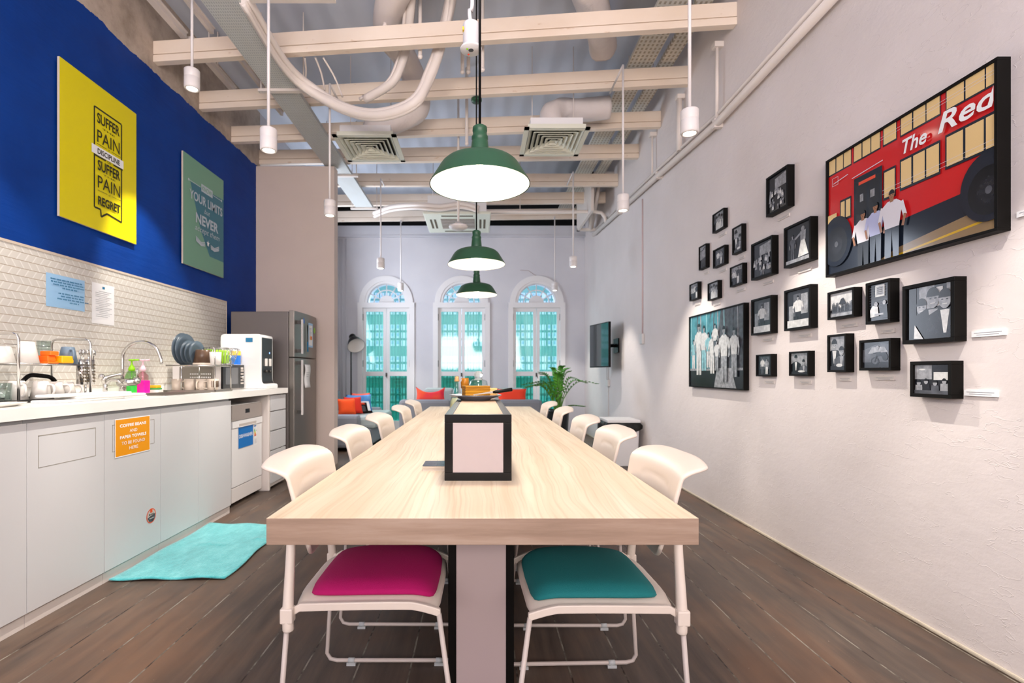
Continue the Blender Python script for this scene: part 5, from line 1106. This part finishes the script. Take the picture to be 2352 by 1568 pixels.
# plant
t = thing('potted_plant', 'leafy green potted plant in a tall black planter by the right window', 'plant', (.98, 6.3, 0))
b = MB(); b.lathe([(0, 0), (.10, 0), (.105, .01), (.145, .62), (.15, .64), (.14, .64), (.135, .60), (0, .60)], (.98, 6.3, 0), 32); b.build('planter', mat('black planter', '#1c1f22', .3), t)
b = MB(); b.cyl((.98, 6.3, .60), (.98, 6.3, .607), .134, seg=24); b.build('soil', 'soil', t)
rnd = random.Random(4)
for k in range(24):
    an = k*2.39996; spread = (.10+.34*((k*7) % 10)/10)
    if k == 3: an, spread = R(-5), .46
    if k == 5: an, spread = R(200), .40
    if k == 8: an, spread = R(-35), .33
    if k == 12: an, spread = R(185), .30
    H_ = .62-spread*.62+rnd.uniform(-.03, .05)
    if k == 3: H_ = .42
    if k == 8: H_ = .10
    d = Vector((math.cos(an), math.sin(an)*.8, 0)); p0 = Vector((.98, 6.3, .60))+d*.03
    pts = [p0, p0+d*spread*.14+Vector((0, 0, H_*.5)), p0+d*spread*.5+Vector((0, 0, H_*.92)), p0+d*spread+Vector((0, 0, H_*(1.0 if spread < .3 else .86)))]
    b = MB(); b.m(1); b.tube(pts, [.007, .005, .003, .0015], 6, sub=6)
    sp = []; 
    for s_ in range(3):
        for q in range(6):
            u = q/6; P0, P1, P2, P3 = [pts[max(0, min(3, s_+i))] for i in (-1, 0, 1, 2)]
            sp.append(.5*((2*P1)+(P2-P0)*u+(2*P0-5*P1+4*P2-P3)*u*u+(-P0+3*P1-3*P2+P3)*u**3))
    sp.append(pts[-1]); b.m(0)
    for j in range(5, len(sp)):
        tg = (sp[j]-sp[j-1]).normalized(); sd = tg.cross(Vector((0, 0, 1))); sd = sd.normalized() if sd.length > .1 else Vector((1, 0, 0)); nn = sd.cross(tg).normalized()
        for s_ in (-1, 1):
            if j % 2 == (s_ > 0) and j < 8: continue
            for off in (0,):
                c0 = sp[j]-tg*.012*off*2; dirv = (sd*s_*1.0+tg*.55+nn*.3).normalized(); L_ = .078*(1-.5*j/len(sp)); wv = nn.cross(dirv).normalized()*.0125
                if off and s_ < 0: continue
                b.quad(c0, c0+dirv*L_*.35+wv, c0+dirv*L_, c0+dirv*L_*.35-wv)
                b.quad(c0, c0+dirv*L_*.4+wv*.9+nn*.004, c0+dirv*L_*.98, c0+dirv*L_*.4-wv*.9+nn*.004)
    b.build('frond', ['leaf', 'stem'], t)
# television
t = thing('television', 'black wall mounted television angled out from the right wall', 'television', (1.75, 7.02, 1.48))
pn = Vector((1.735, 6.74, 0)); pf = Vector((1.615, 7.35, 0)); ax = (pf-pn).normalized(); nrm = Vector((-ax.y, ax.x, 0)); nrm = nrm if nrm.x < 0 else -nrm
zt, zb_ = 1.79, 1.175
def slab(b, e0, e1, z0, z1, d0, d1):
    L = (pf-pn).length; lo = [pn+ax*e0+nrm*d0, pn+ax*(L-e1)+nrm*d0, pn+ax*(L-e1)+nrm*d1, pn+ax*e0+nrm*d1]
    b.hexa([p+Vector((0, 0, z0)) for p in lo], [p+Vector((0, 0, z1)) for p in lo])
b = MB(); slab(b, 0, 0, zb_, zt, -.03, 0); b.build('housing', 'blackm', t)
b = MB(); slab(b, .012, .012, zb_+.018, zt-.012, 0, .002); b.build('screen', 'screen', t)
b = MB(); m_ = (pn+pf)/2; b.box(RW-.02, RW, m_.y-.12, m_.y+.12, 1.38, 1.58); b.tube([(RW-.02, m_.y, 1.48), m_-nrm*.03+Vector((0, 0, 1.48))], .025, 8); b.build('wall_bracket', 'blackm', t)
b = MB(); b.tube([(1.80, 7.1, 1.2), (1.85, 7.3, 1.1), (1.89, 7.45, 1.0)], .005, 6, sub=3); b.build('cable', 'socket', t)
# bin
t = thing('waste_bin', 'white swing bin with black liner against the right wall', 'bin', (1.70, 6.08, 0))
b = MB(); lo = [(1.54, 5.90, .0), (1.86, 5.90, .0), (1.86, 6.28, .0), (1.54, 6.28, .0)]; hi = [(1.50, 5.88, .50), (1.875, 5.88, .50), (1.875, 6.30, .50), (1.50, 6.30, .50)]; b.hexa(lo, hi); b.build('body', 'white', t, bevel=.012)
b = MB(); b.smooth = True; rings = []
for j, (z, o_) in enumerate(((.42, .018), (.45, .026), (.485, .022), (.515, .006))):
    ring = []
    for k_ in range(40):
        an = 2*math.pi*k_/40; c_, s_ = math.cos(an), math.sin(an); q = max(abs(c_), abs(s_)); wob = .008*math.sin(k_*2.3+j)+.005*math.sin(k_*5.1)
        ring.append(Vector((1.69+(c_/q)*(.183+o_+wob*(j < 3)), 6.09+(s_/q)*(.206+o_+wob), z+(.02*math.sin(k_*1.1) if j == 0 else 0))))
    rings.append([Vector((min(p.x, 1.926), p.y, p.z)) for p in ring])
b.ringset(rings, caps=False); b.build('liner', 'bag', t)
b = MB(); b.box(1.50, 1.885, 5.87, 6.31, .516, .548); b.build('lid', 'white', t, bevel=.006)

# ================================================================== PICTURES ON THE RIGHT WALL
def fig(a, x, y, h, shirt, pants, skin, hair='g0', lean=0, wd=1.):
    """standing figure print: feet at (x, y), height h"""
    w_ = h*.13*wd
    a.poly([(x-w_*.75, y), (x-w_*.15, y), (x, y+h*.42), (x+w_*.15, y), (x+w_*.75, y), (x+w_*.8+lean*.5, y+h*.5), (x-w_*.8+lean*.5, y+h*.5)], pants)
    a.poly([(x-w_*.8+lean*.5, y+h*.46), (x+w_*.8+lean*.5, y+h*.46), (x+w_*1.15+lean, y+h*.78), (x+w_*.5+lean, y+h*.85), (x-w_*.5+lean, y+h*.85), (x-w_*1.15+lean, y+h*.78)], shirt)
    for s_ in (-1, 1):
        a.line((x+s_*w_*1.05+lean, y+h*.79), (x+s_*w_*1.45+lean*.7, y+h*.58), w_*.42, shirt); a.line((x+s_*w_*1.45+lean*.7, y+h*.60), (x+s_*w_*1.2, y+h*.44), w_*.28, skin)
    a.rect(x-w_*.2+lean, y+h*.83, x+w_*.2+lean, y+h*.89, skin); a.ell(x+lean, y+h*.935, h*.05, h*.066, skin, 16); a.poly([(x+lean+h*.052*math.cos(R(q)), y+h*.945+h*.066*math.sin(R(q))) for q in range(0, 181, 18)], hair)
    a.rect(x+lean-h*.028, y+h*.925, x+lean-h*.012, y+h*.932, hair); a.rect(x+lean+h*.012, y+h*.925, x+lean+h*.028, y+h*.932, hair); a.rect(x+lean-h*.014, y+h*.897, x+lean+h*.014, y+h*.902, hair)
def bust(a, x, y, h, coat, shirt, skin='g3'):
    a.poly([(x-h*.45, y), (x+h*.45, y), (x+h*.42, y+h*.45), (x+h*.15, y+h*.58), (x-h*.15, y+h*.58), (x-h*.42, y+h*.45)], coat); a.poly([(x-h*.10, y+h*.56), (x+h*.10, y+h*.56), (x+h*.03, y+h*.1), (x-h*.03, y+h*.1)], shirt)
    a.ell(x, y+h*.76, h*.13, h*.18, skin, 18); a.poly([(x+h*.14*math.cos(R(q)), y+h*.80+h*.18*math.sin(R(q))) for q in range(0, 181, 18)], 'g0')
    a.rect(x-h*.075, y+h*.755, x-h*.03, y+h*.772, 'g0'); a.rect(x+h*.03, y+h*.755, x+h*.075, y+h*.772, 'g0'); a.rect(x-h*.05, y+h*.665, x+h*.05, y+h*.68, 'g4')
def photo(a, w_, h_, kind, rnd):
    a.rect(0, 0, w_, h_, 'g2')
    if kind == 'bride':
        a.rect(0, 0, w_, h_, 'g1'); a.rect(0, 0, w_*.45, h_, 'g1'); a.poly([(w_*.5, h_*.12), (w_*.92, h_*.14), (w_*.76, h_*.58), (w_*.62, h_*.58)], 'g4'); a.poly([(w_*.6, h_*.55), (w_*.8, h_*.55), (w_*.82, h_*.8), (w_*.6, h_*.8)], 'g3'); a.ell(w_*.7, h_*.85, w_*.07, h_*.07, 'g3'); a.line((w_*.62, h_*.75), (w_*.3, h_*.6), w_*.06, 'g3'); fig(a, w_*.28, h_*.08, h_*.7, 'g2', 'g2', 'g3'); a.rect(0, 0, w_, h_*.1, 'g3')
    elif kind == 'crowd':
        a.rect(0, 0, w_, h_, 'g1'); a.poly([(w_*.35, h_*.62), (w_*.95, h_*.62), (w_*.95, h_*.95), (w_*.35, h_*.9)], 'g3')
        for k in range(22): x = rnd.uniform(.08, .95)*w_; y = rnd.uniform(.1, .62)*h_; c = rnd.choice(('g3', 'g4', 'g2')); a.ell(x, y, w_*.045, h_*.035, 'g3', 10); a.poly([(x-w_*.06, y-h_*.12), (x+w_*.06, y-h_*.12), (x+w_*.045, y-h_*.03), (x-w_*.045, y-h_*.03)], c)
    elif kind == 'group':
        a.rect(0, 0, w_, h_*.25, 'g1'); a.rect(0, h_*.72, w_, h_, 'g3')
        n = 4
        for k in range(n): fig(a, w_*(.18+.64*k/(n-1)), h_*.04, h_*rnd.uniform(.78, .9), rnd.choice(('g4', 'g3', 'g1')), rnd.choice(('g0', 'g1', 'g4')), 'g3', wd=1.3)
    elif kind == 'pair':
        a.rect(0, 0, w_, h_, 'g1'); a.rect(w_*.2, h_*.3, w_*.85, h_*.95, 'g2'); fig(a, w_*.36, h_*.05, h_*.85, 'g4', 'g2', 'g3', wd=1.2); fig(a, w_*.68, h_*.05, h_*.80, 'g3', 'g4', 'g3', wd=1.2)
    elif kind == 'busts3':
        a.rect(0, 0, w_, h_, 'g1'); a.rect(w_*.28, h_*.45, w_*.62, h_, 'g3'); a.rect(w_*.88, h_*.6, w_, h_, 'g3'); a.rect(w_*.66, h_*.6, w_*.8, h_*.95, 'g4'); a.rect(0, 0, w_*.22, h_, 'g0')
        bust(a, w_*.34, 0, h_*.8, 'g0', 'g4'); bust(a, w_*.6, 0, h_*.98, 'g0', 'g3'); bust(a, w_*.86, 0, h_*.92, 'g1', 'g4'); a.poly([(w_*.18, h_*.02), (w_*.4, 0), (w_*.2, h_*.28)], 'g4')
    elif kind == 'couplebust':
        a.rect(0, 0, w_, h_, 'g3'); bust(a, w_*.28, h_*.1, h_*.85, 'g0', 'g4'); bust(a, w_*.74, 0, h_*.72, 'g2', 'g3'); a.rect(0, 0, w_, h_*.12, 'g1'); a.ell(w_*.62, h_*.14, w_*.2, h_*.05, 'g4')
    elif kind == 'bike':
        a.rect(0, 0, w_, h_, 'g2'); a.rect(0, 0, w_, h_*.22, 'g1'); a.poly([(0, h_*.7), (w_*.6, h_*.95), (w_, h_*.9), (w_, h_), (0, h_)], 'g1'); a.poly([(w_*.2, h_*.55), (w_*.9, h_*.6), (w_*.8, h_*.8), (w_*.35, h_*.8)], 'g3')
        a.ell(w_*.46, h_*.25, w_*.15, h_*.17, 'g0'); a.ell(w_*.46, h_*.25, w_*.10, h_*.115, 'g2'); a.ell(w_*.46, h_*.25, w_*.03, h_*.03, 'g0'); a.ell(w_*.82, h_*.4, w_*.1, h_*.13, 'g0'); a.line((w_*.46, h_*.25), (w_*.55, h_*.6), w_*.04, 'g0'); a.line((w_*.4, h_*.56), (w_*.66, h_*.60), w_*.03, 'g0'); a.poly([(w_*.5, h_*.45), (w_*.9, h_*.45), (w_*.85, h_*.58), (w_*.55, h_*.58)], 'g0'); a.ell(w_*.56, h_*.78, w_*.05, h_*.07, 'g3')
    elif kind == 'desk':
        a.rect(0, 0, w_, h_, 'g1')
        for k in range(9): a.rect(0, h_*(.35+.07*k), w_, h_*(.36+.07*k), 'g2')
        a.rect(w_*.32, h_*.65, w_*.78, h_*.97, 'g4'); a.rect(w_*.36, h_*.69, w_*.74, h_*.93, 'g3')
        for k in range(4): a.rect(w_*.42, h_*(.72+.05*k), w_*.68, h_*(.74+.05*k), 'g2')
        a.poly([(w_*.08, h_*.1), (w_*.5, h_*.12), (w_*.45, h_*.38), (w_*.2, h_*.42), (w_*.06, h_*.3)], 'g4'); a.ell(w_*.36, h_*.45, w_*.09, h_*.07, 'g3'); a.poly([(w_*.62, h_*.05), (w_*.95, h_*.05), (w_*.9, h_*.42), (w_*.66, h_*.4)], 'g0'); a.ell(w_*.78, h_*.47, w_*.08, h_*.06, 'g3'); a.rect(w_*.3, h_*.14, w_*.75, h_*.19, 'g3')
    elif kind == 'field':
        a.rect(0, 0, w_, h_, 'g4'); a.rect(0, 0, w_, h_*.3, 'g2'); a.rect(0, 0, w_, h_*.14, 'g3')
        for k in range(16): x = w_*(.04+.06*k); hh = rnd.uniform(.3, .62); a.poly([(x-w_*.03, h_*.2), (x+w_*.03, h_*.2), (x+w_*.02, h_*hh), (x-w_*.02, h_*hh)], rnd.choice(('g1', 'g0', 'g2'))); a.ell(x, h_*(hh+.03), w_*.02, h_*.035, 'g2', 8)
        a.poly([(w_*.4, h_*.5), (w_*.72, h_*.5), (w_*.6, h_*.75), (w_*.5, h_*.72)], 'g1')
    elif kind == 'room':
        a.rect(0, 0, w_, h_, 'g1'); a.rect(0, h_*.5, w_*.5, h_, 'g3'); a.rect(w_*.55, h_*.48, w_*.98, h_*.75, 'g4'); a.ell(w_*.22, h_*.84, w_*.09, h_*.03, 'g4')
        for x, y, c in ((.12, .3, 'g3'), (.34, .35, 'g1'), (.6, .3, 'g2'), (.86, .36, 'g3')): a.poly([(w_*(x-.12), 0), (w_*(x+.12), 0), (w_*(x+.10), h_*y), (w_*(x-.10), h_*y)], c); a.ell(w_*x, h_*(y+.07), w_*.06, h_*.09, 'g3', 14); a.poly([(w_*(x+.062*math.cos(R(q))), h_*(y+.09+.09*math.sin(R(q)))) for q in range(0, 181, 20)], 'g0')
        a.rect(0, 0, w_, h_*.12, 'g2')
    elif kind == 'shop':
        a.rect(0, 0, w_, h_, 'g1'); a.rect(w_*.3, h_*.3, w_*.6, h_*.9, 'g2'); a.rect(w_*.62, h_*.35, w_*.9, h_*.88, 'g3'); a.rect(w_*.1, h_*.2, w_*.3, h_*.6, 'g3'); fig(a, w_*.5, h_*.05, h_*.8, 'g4', 'g1', 'g3', wd=1.4); a.rect(w_*.05, 0, w_*.95, h_*.2, 'g4')
    elif kind == 'family':
        a.rect(0, 0, w_, h_, 'g3'); a.rect(0, 0, w_*.2, h_, 'g2')
        for x, hh, c in ((.3, .9, 'g1'), (.55, .95, 'g4'), (.8, .85, 'g4')): bust(a, w_*x, 0, h_*hh, c, 'g3')
    elif kind == 'team':
        a.rect(0, 0, w_, h_, 'g2'); a.rect(0, h_*.24, w_*.42, h_, 'c1'); a.poly([(w_*.25, h_*.3), (w_*.45, h_), (w_*.62, h_), (w_*.5, h_*.3)], 'c1')
        for k in range(9): x = w_*(.03+.11*k); a.line((x, h_*.5), (x+w_*.03*math.sin(k*2), h_), w_*.018, ('c2', 'g2', 'g3')[k % 3])
        a.rect(0, 0, w_, h_*.24, 'g1'); a.poly([(w_*.5, 0), (w_*.88, 0), (w_*.8, h_*.24), (w_*.55, h_*.24)], 'g3'); a.rect(0, h_*.22, w_, h_*.25, 'g3')
        for x, y, hh, c, p in ((.08, .25, .42, 'c2', 'g4'), (.20, .16, .72, 'g4', 'g4'), (.31, .22, .62, 'g4', 'c2'), (.40, .26, .48, 'c2', 'g4'), (.48, .18, .55, 'g4', 'g4'), (.535, .42, .42, 'g4', 'g2'), (.57, .22, .40, 'g4', 'g3'), (.70, .08, .70, 'g4', 'g3'), (.87, .14, .60, 'g4', 'g3')): fig(a, w_*x, h_*y, h_*hh, c, p, 'g3', wd=1.05)
    elif kind == 'bus':
        a.rect(0, 0, w_, h_, 'red')
        a.poly([(0, 0), (w_, 0), (w_, h_*.30), (w_*.55, h_*.26), (0, h_*.24)], 'navy'); a.poly([(w_*.38, 0), (w_, 0), (w_, h_*.16), (w_*.5, h_*.06)], 'road'); a.line((w_*.46, h_*.0), (w_, h_*.075), h_*.015, 'yline'); a.rect(0, h_*.0, w_*.4, h_*.02, 'navy')
        for x0_, x1_ in ((0, .19), (.205, .40), (.415, .505), (.525, .75), (.775, 1.05)):          # upper deck windows
            a.rect(w_*x0_, h_*.865, w_*x1_, h_*1.0, 'navy'); n = 3 if x1_-x0_ > .12 else 1
            for k in range(n): q0 = x0_+.005+(x1_-x0_-.005)*k/n; q1 = x0_+(x1_-x0_-.0)*(k+1)/n-.005; a.rect(w_*q0, h_*.878, w_*q1, h_*1.0, 'cream')
        for x0_, x1_, z0_, z1_ in ((.10, .19, .43, .61), (.42, .50, .45, .68), (.525, .75, .47, .70), (.775, 1.05, .48, .71)):
            a.rect(w_*x0_, h_*z0_, w_*x1_, h_*z1_, 'navy'); n = 3 if x1_-x0_ > .12 else (2 if x0_ < .2 else 1)
            for k in range(n): q0 = x0_+.007+(x1_-x0_-.007)*k/n; q1 = x0_+(x1_-x0_)*(k+1)/n-.007; a.rect(w_*q0, h_*(z0_+.018), w_*q1, h_*(z1_-.018), 'cream')
        a.rect(0, h_*.41, w_*.075, h_*.52, 'cream')
        for z_ in (.50, .53, .925, .945): a.line((w_*.40, h_*z_), (w_, h_*(z_+.01)), h_*.002, 'shirt')
        a.rect(w_*.215, h_*.22, w_*.415, h_*.73, 'navy'); a.rect(w_*.23, h_*.25, w_*.31, h_*.68, 'g1'); a.rect(w_*.325, h_*.25, w_*.40, h_*.68, 'g1'); a.rect(w_*.25, h_*.66, w_*.37, h_*.685, 'rpack'); a.rect(w_*.26, h_*.52, w_*.285, h_*.58, 'g3'); a.rect(w_*.335, h_*.52, w_*.365, h_*.58, 'g3')
        a.line((w_*.2, h_*.745), (w_*.42, h_*.765), h_*.006, 'shirt'); a.frame(w_*.04, h_*.76, w_*.09, h_*.83, h_*.003, 'shirt'); a.line((w_*.05, h_*.78), (w_*.17, h_*.80), h_*.006, 'shirt')
        for x_, rr in ((.075, .125), (.975, .125)): a.ell(w_*x_, h_*.27, w_*rr, h_*.215, 'navy', 32); a.ell(w_*x_, h_*.245, w_*rr*.72, h_*.15, 'g0', 28); a.ell(w_*x_, h_*.245, w_*rr*.40, h_*.085, 'g1', 24); a.ell(w_*x_, h_*.245, w_*rr*.12, h_*.025, 'g2', 14)
        fig(a, w_*.285, -h_*.03, h_*.47, 'shirt', 'g0', 'skin', wd=1.2); fig(a, w_*.375, -h_*.01, h_*.47, 'shirt2', 'navy', 'skin', wd=1.15); fig(a, w_*.485, -h_*.02, h_*.52, 'shirt', 'navy', 'skin', wd=1.2)
        a.text('The', w_*.62, h_*.775, 'pwhite', h=h_*.105, w=w_*.14, bold=.02, shear=.25); a.text('Red', w_*.885, h_*.80, 'pwhite', h=h_*.13, w=w_*.275, bold=.02, shear=.25)
def frame_on_wall(L, Rr, yTL, yBL, yTR, yBR, d, bw, kind, lab, cap=True):
    X = RW-d; Yf = X*F/(L-CX); Yn = X*F/(Rr-CX)
    zt = (EYE+(CY-yTL)*Yf/F + EYE+(CY-yTR)*Yn/F)/2; zb = (EYE+(CY-yBL)*Yf/F + EYE+(CY-yBR)*Yn/F)/2
    t = thing('picture_frame', lab, 'picture', (RW, (Yf+Yn)/2, (zt+zb)/2), group='black framed photographs on the right wall')
    b = MB()
    b.box(X, RW, Yn, Yf, zt-bw, zt); b.box(X, RW, Yn, Yf, zb, zb+bw); b.box(X, RW, Yn, Yn+bw, zb+bw, zt-bw); b.box(X, RW, Yf-bw, Yf, zb+bw, zt-bw)
    b.build('frame', 'black', t, bevel=.0012)
    w_, h_ = Yf-Yn-2*bw, zt-zb-2*bw; a = Art(w_, h_); photo(a, w_, h_, kind, random.Random(int(L)))
    a.build('photograph', (X+.010 if d > .03 else X+.006, Yf-bw, zb+bw), (0,-1,0), (0,0,1), (-1,0,0), t, step=.00012 if len(a.it) > 30 else .0002)
    b = MB(); b.box(X+.0105, RW-.002, Yn+bw, Yf-bw, zb+bw, zt-bw); b.build('backing', 'g1', t)
    if cap:
        cw = min(.12, w_*.7); cy = (Yf+Yn)/2-.01; cz = zb-.035
        b = MB(); b.box(RW-.006, RW, cy-cw/2, cy+cw/2, cz-.012, cz+.008); b.m(1).box(RW-.0065, RW-.006, cy-cw*.42, cy+cw*.42, cz-.001, cz+.001); b.box(RW-.0065, RW-.006, cy-cw*.3, cy+cw*.3, cz-.007, cz-.005)
        tag(b.build('caption_label', [mat('caption plate', '#d6cdc6', .6), 'greyink'], org=(RW, cy, cz)), 'caption strip below the '+' '.join((lab.split(',')[0].replace('black framed ', '')).split()[:12]), 'label', 'caption strips below the pictures')
FR = [
 (1759,1808.6,410,498,377,474,.045,.014,'crowd','black framed photo of a shaded crowd, hanging highest of the small pictures'),
 (1635.8,1661.7,493,535,477.6,523,.035,.009,'family','small black framed photo of three people, topmost of the left cluster'),
 (1681,1703.5,524,585,514,577,.035,.009,'couplebust','small upright black framed photo of two faces, rightmost top of the left cluster'),
 (1604.4,1621,567.5,620,559,614.5,.035,.008,'group','narrow upright black framed photo of standing figures, leftmost of its row'),
 (1637,1663.6,574,616,563,605.6,.035,.009,'pair','small landscape black framed photo of two people in the middle of the left cluster'),
 (1675.8,1705.4,614,659,603.4,651,.035,.009,'group','small black framed photo of a row of people beneath the narrow upright one'),
 (1583,1602.5,654,691.5,646,686,.035,.008,'group','smallest black framed photo at the far left, above the large bluish picture'),
 (1624.7,1648.8,652.6,691.5,641.5,684,.035,.009,'family','small black framed photo above the middle of the large bluish picture'),
 (1724.6,1772.7,561,643,540,630,.045,.013,'crowd','upright black framed photo of a dense crowd below a bright awning'),
 (1799.7,1861.5,524,617,496.5,595,.045,.014,'bride','black framed photo of a figure in a long white dress beside the red bus picture'),
 (1582,1708,727.5,888,695,896,.04,.010,'team','large black framed bluish photo of a sports group with pale kit'),
 (1724.6,1771,688.5,769,677.4,766,.045,.013,'shop','black framed photo of one figure at a stall, right of the large bluish picture'),
 (1800.5,1861,667.4,758.8,652.6,754,.045,.014,'shop','black framed photo of a working figure at a counter, below the white dress picture'),
 (1735.7,1771,815,863.5,812,864.6,.04,.009,'pair','small black framed photo of two pale figures, lowest beside the large bluish picture'),
 (1811.6,1856,808,861.6,805,864.6,.04,.010,'couplebust','small black framed photo of two heads close together in the bottom row'),
 (1900,1960.6,671.5,733,659,728.5,.045,.012,'field','landscape black framed photo of a distant line of people under a pale sky'),
 (1987.7,2044,651,744.7,638,739.4,.045,.014,'desk','upright black framed photo of two people at a desk under a wall notice'),
 (2072,2192,658,789,634,785,.05,.017,'busts3','big black framed photo of three smiling people in dark suits'),
 (1899.5,1942.4,769,854,766,854.5,.045,.011,'couplebust','upright black framed photo of a couple in formal dress in the bottom row'),
 (1973,2046,781.3,850,776,851,.045,.013,'bike','landscape black framed photo of a motorcycle'),
 (2089.8,2184.8,830,909.7,828,916,.05,.015,'room','black framed photo of four seated people, lowest at right'),
 (1896,2290.7,372,637,127,530,.05,.012,'bus','very large black framed colour print of three men by a red double decker bus'),
]
for i, f in enumerate(FR): frame_on_wall(*f, cap=(f[8] not in ('bus', 'team', 'busts3', 'room')))
def caption(px0, px1, y0, y1, lab):
    Ya = RW*F/(px0-CX); Yb = RW*F/(px1-CX); Ym = (Ya+Yb)/2; z1 = EYE+(CY-y0)*Ym/F; z0 = EYE+(CY-y1)*Ym/F
    b = MB(); b.box(RW-.008, RW, Yb, Ya, z0, z1); h_ = z1-z0
    b.m(1).box(RW-.0085, RW-.008, Yb+.01, Ya-.01, z0+h_*.6, z0+h_*.7); b.box(RW-.0085, RW-.008, Yb+.02, Ya-.02, z0+h_*.28, z0+h_*.36)
    tag(b.build('caption_label', ['pwhite', 'greyink'], org=(RW, Ym, z0)), lab, 'label')
caption(2236, 2313, 758, 772, 'white caption plate right of the three people in dark suits')
caption(2219, 2295, 896, 910, 'white caption plate right of the four seated people picture')
caption(2340, 2400, 478, 492, 'white caption plate at the right image edge beside the bus picture')

for o in bpy.data.objects:
    if '_o' in o: del o['_o']
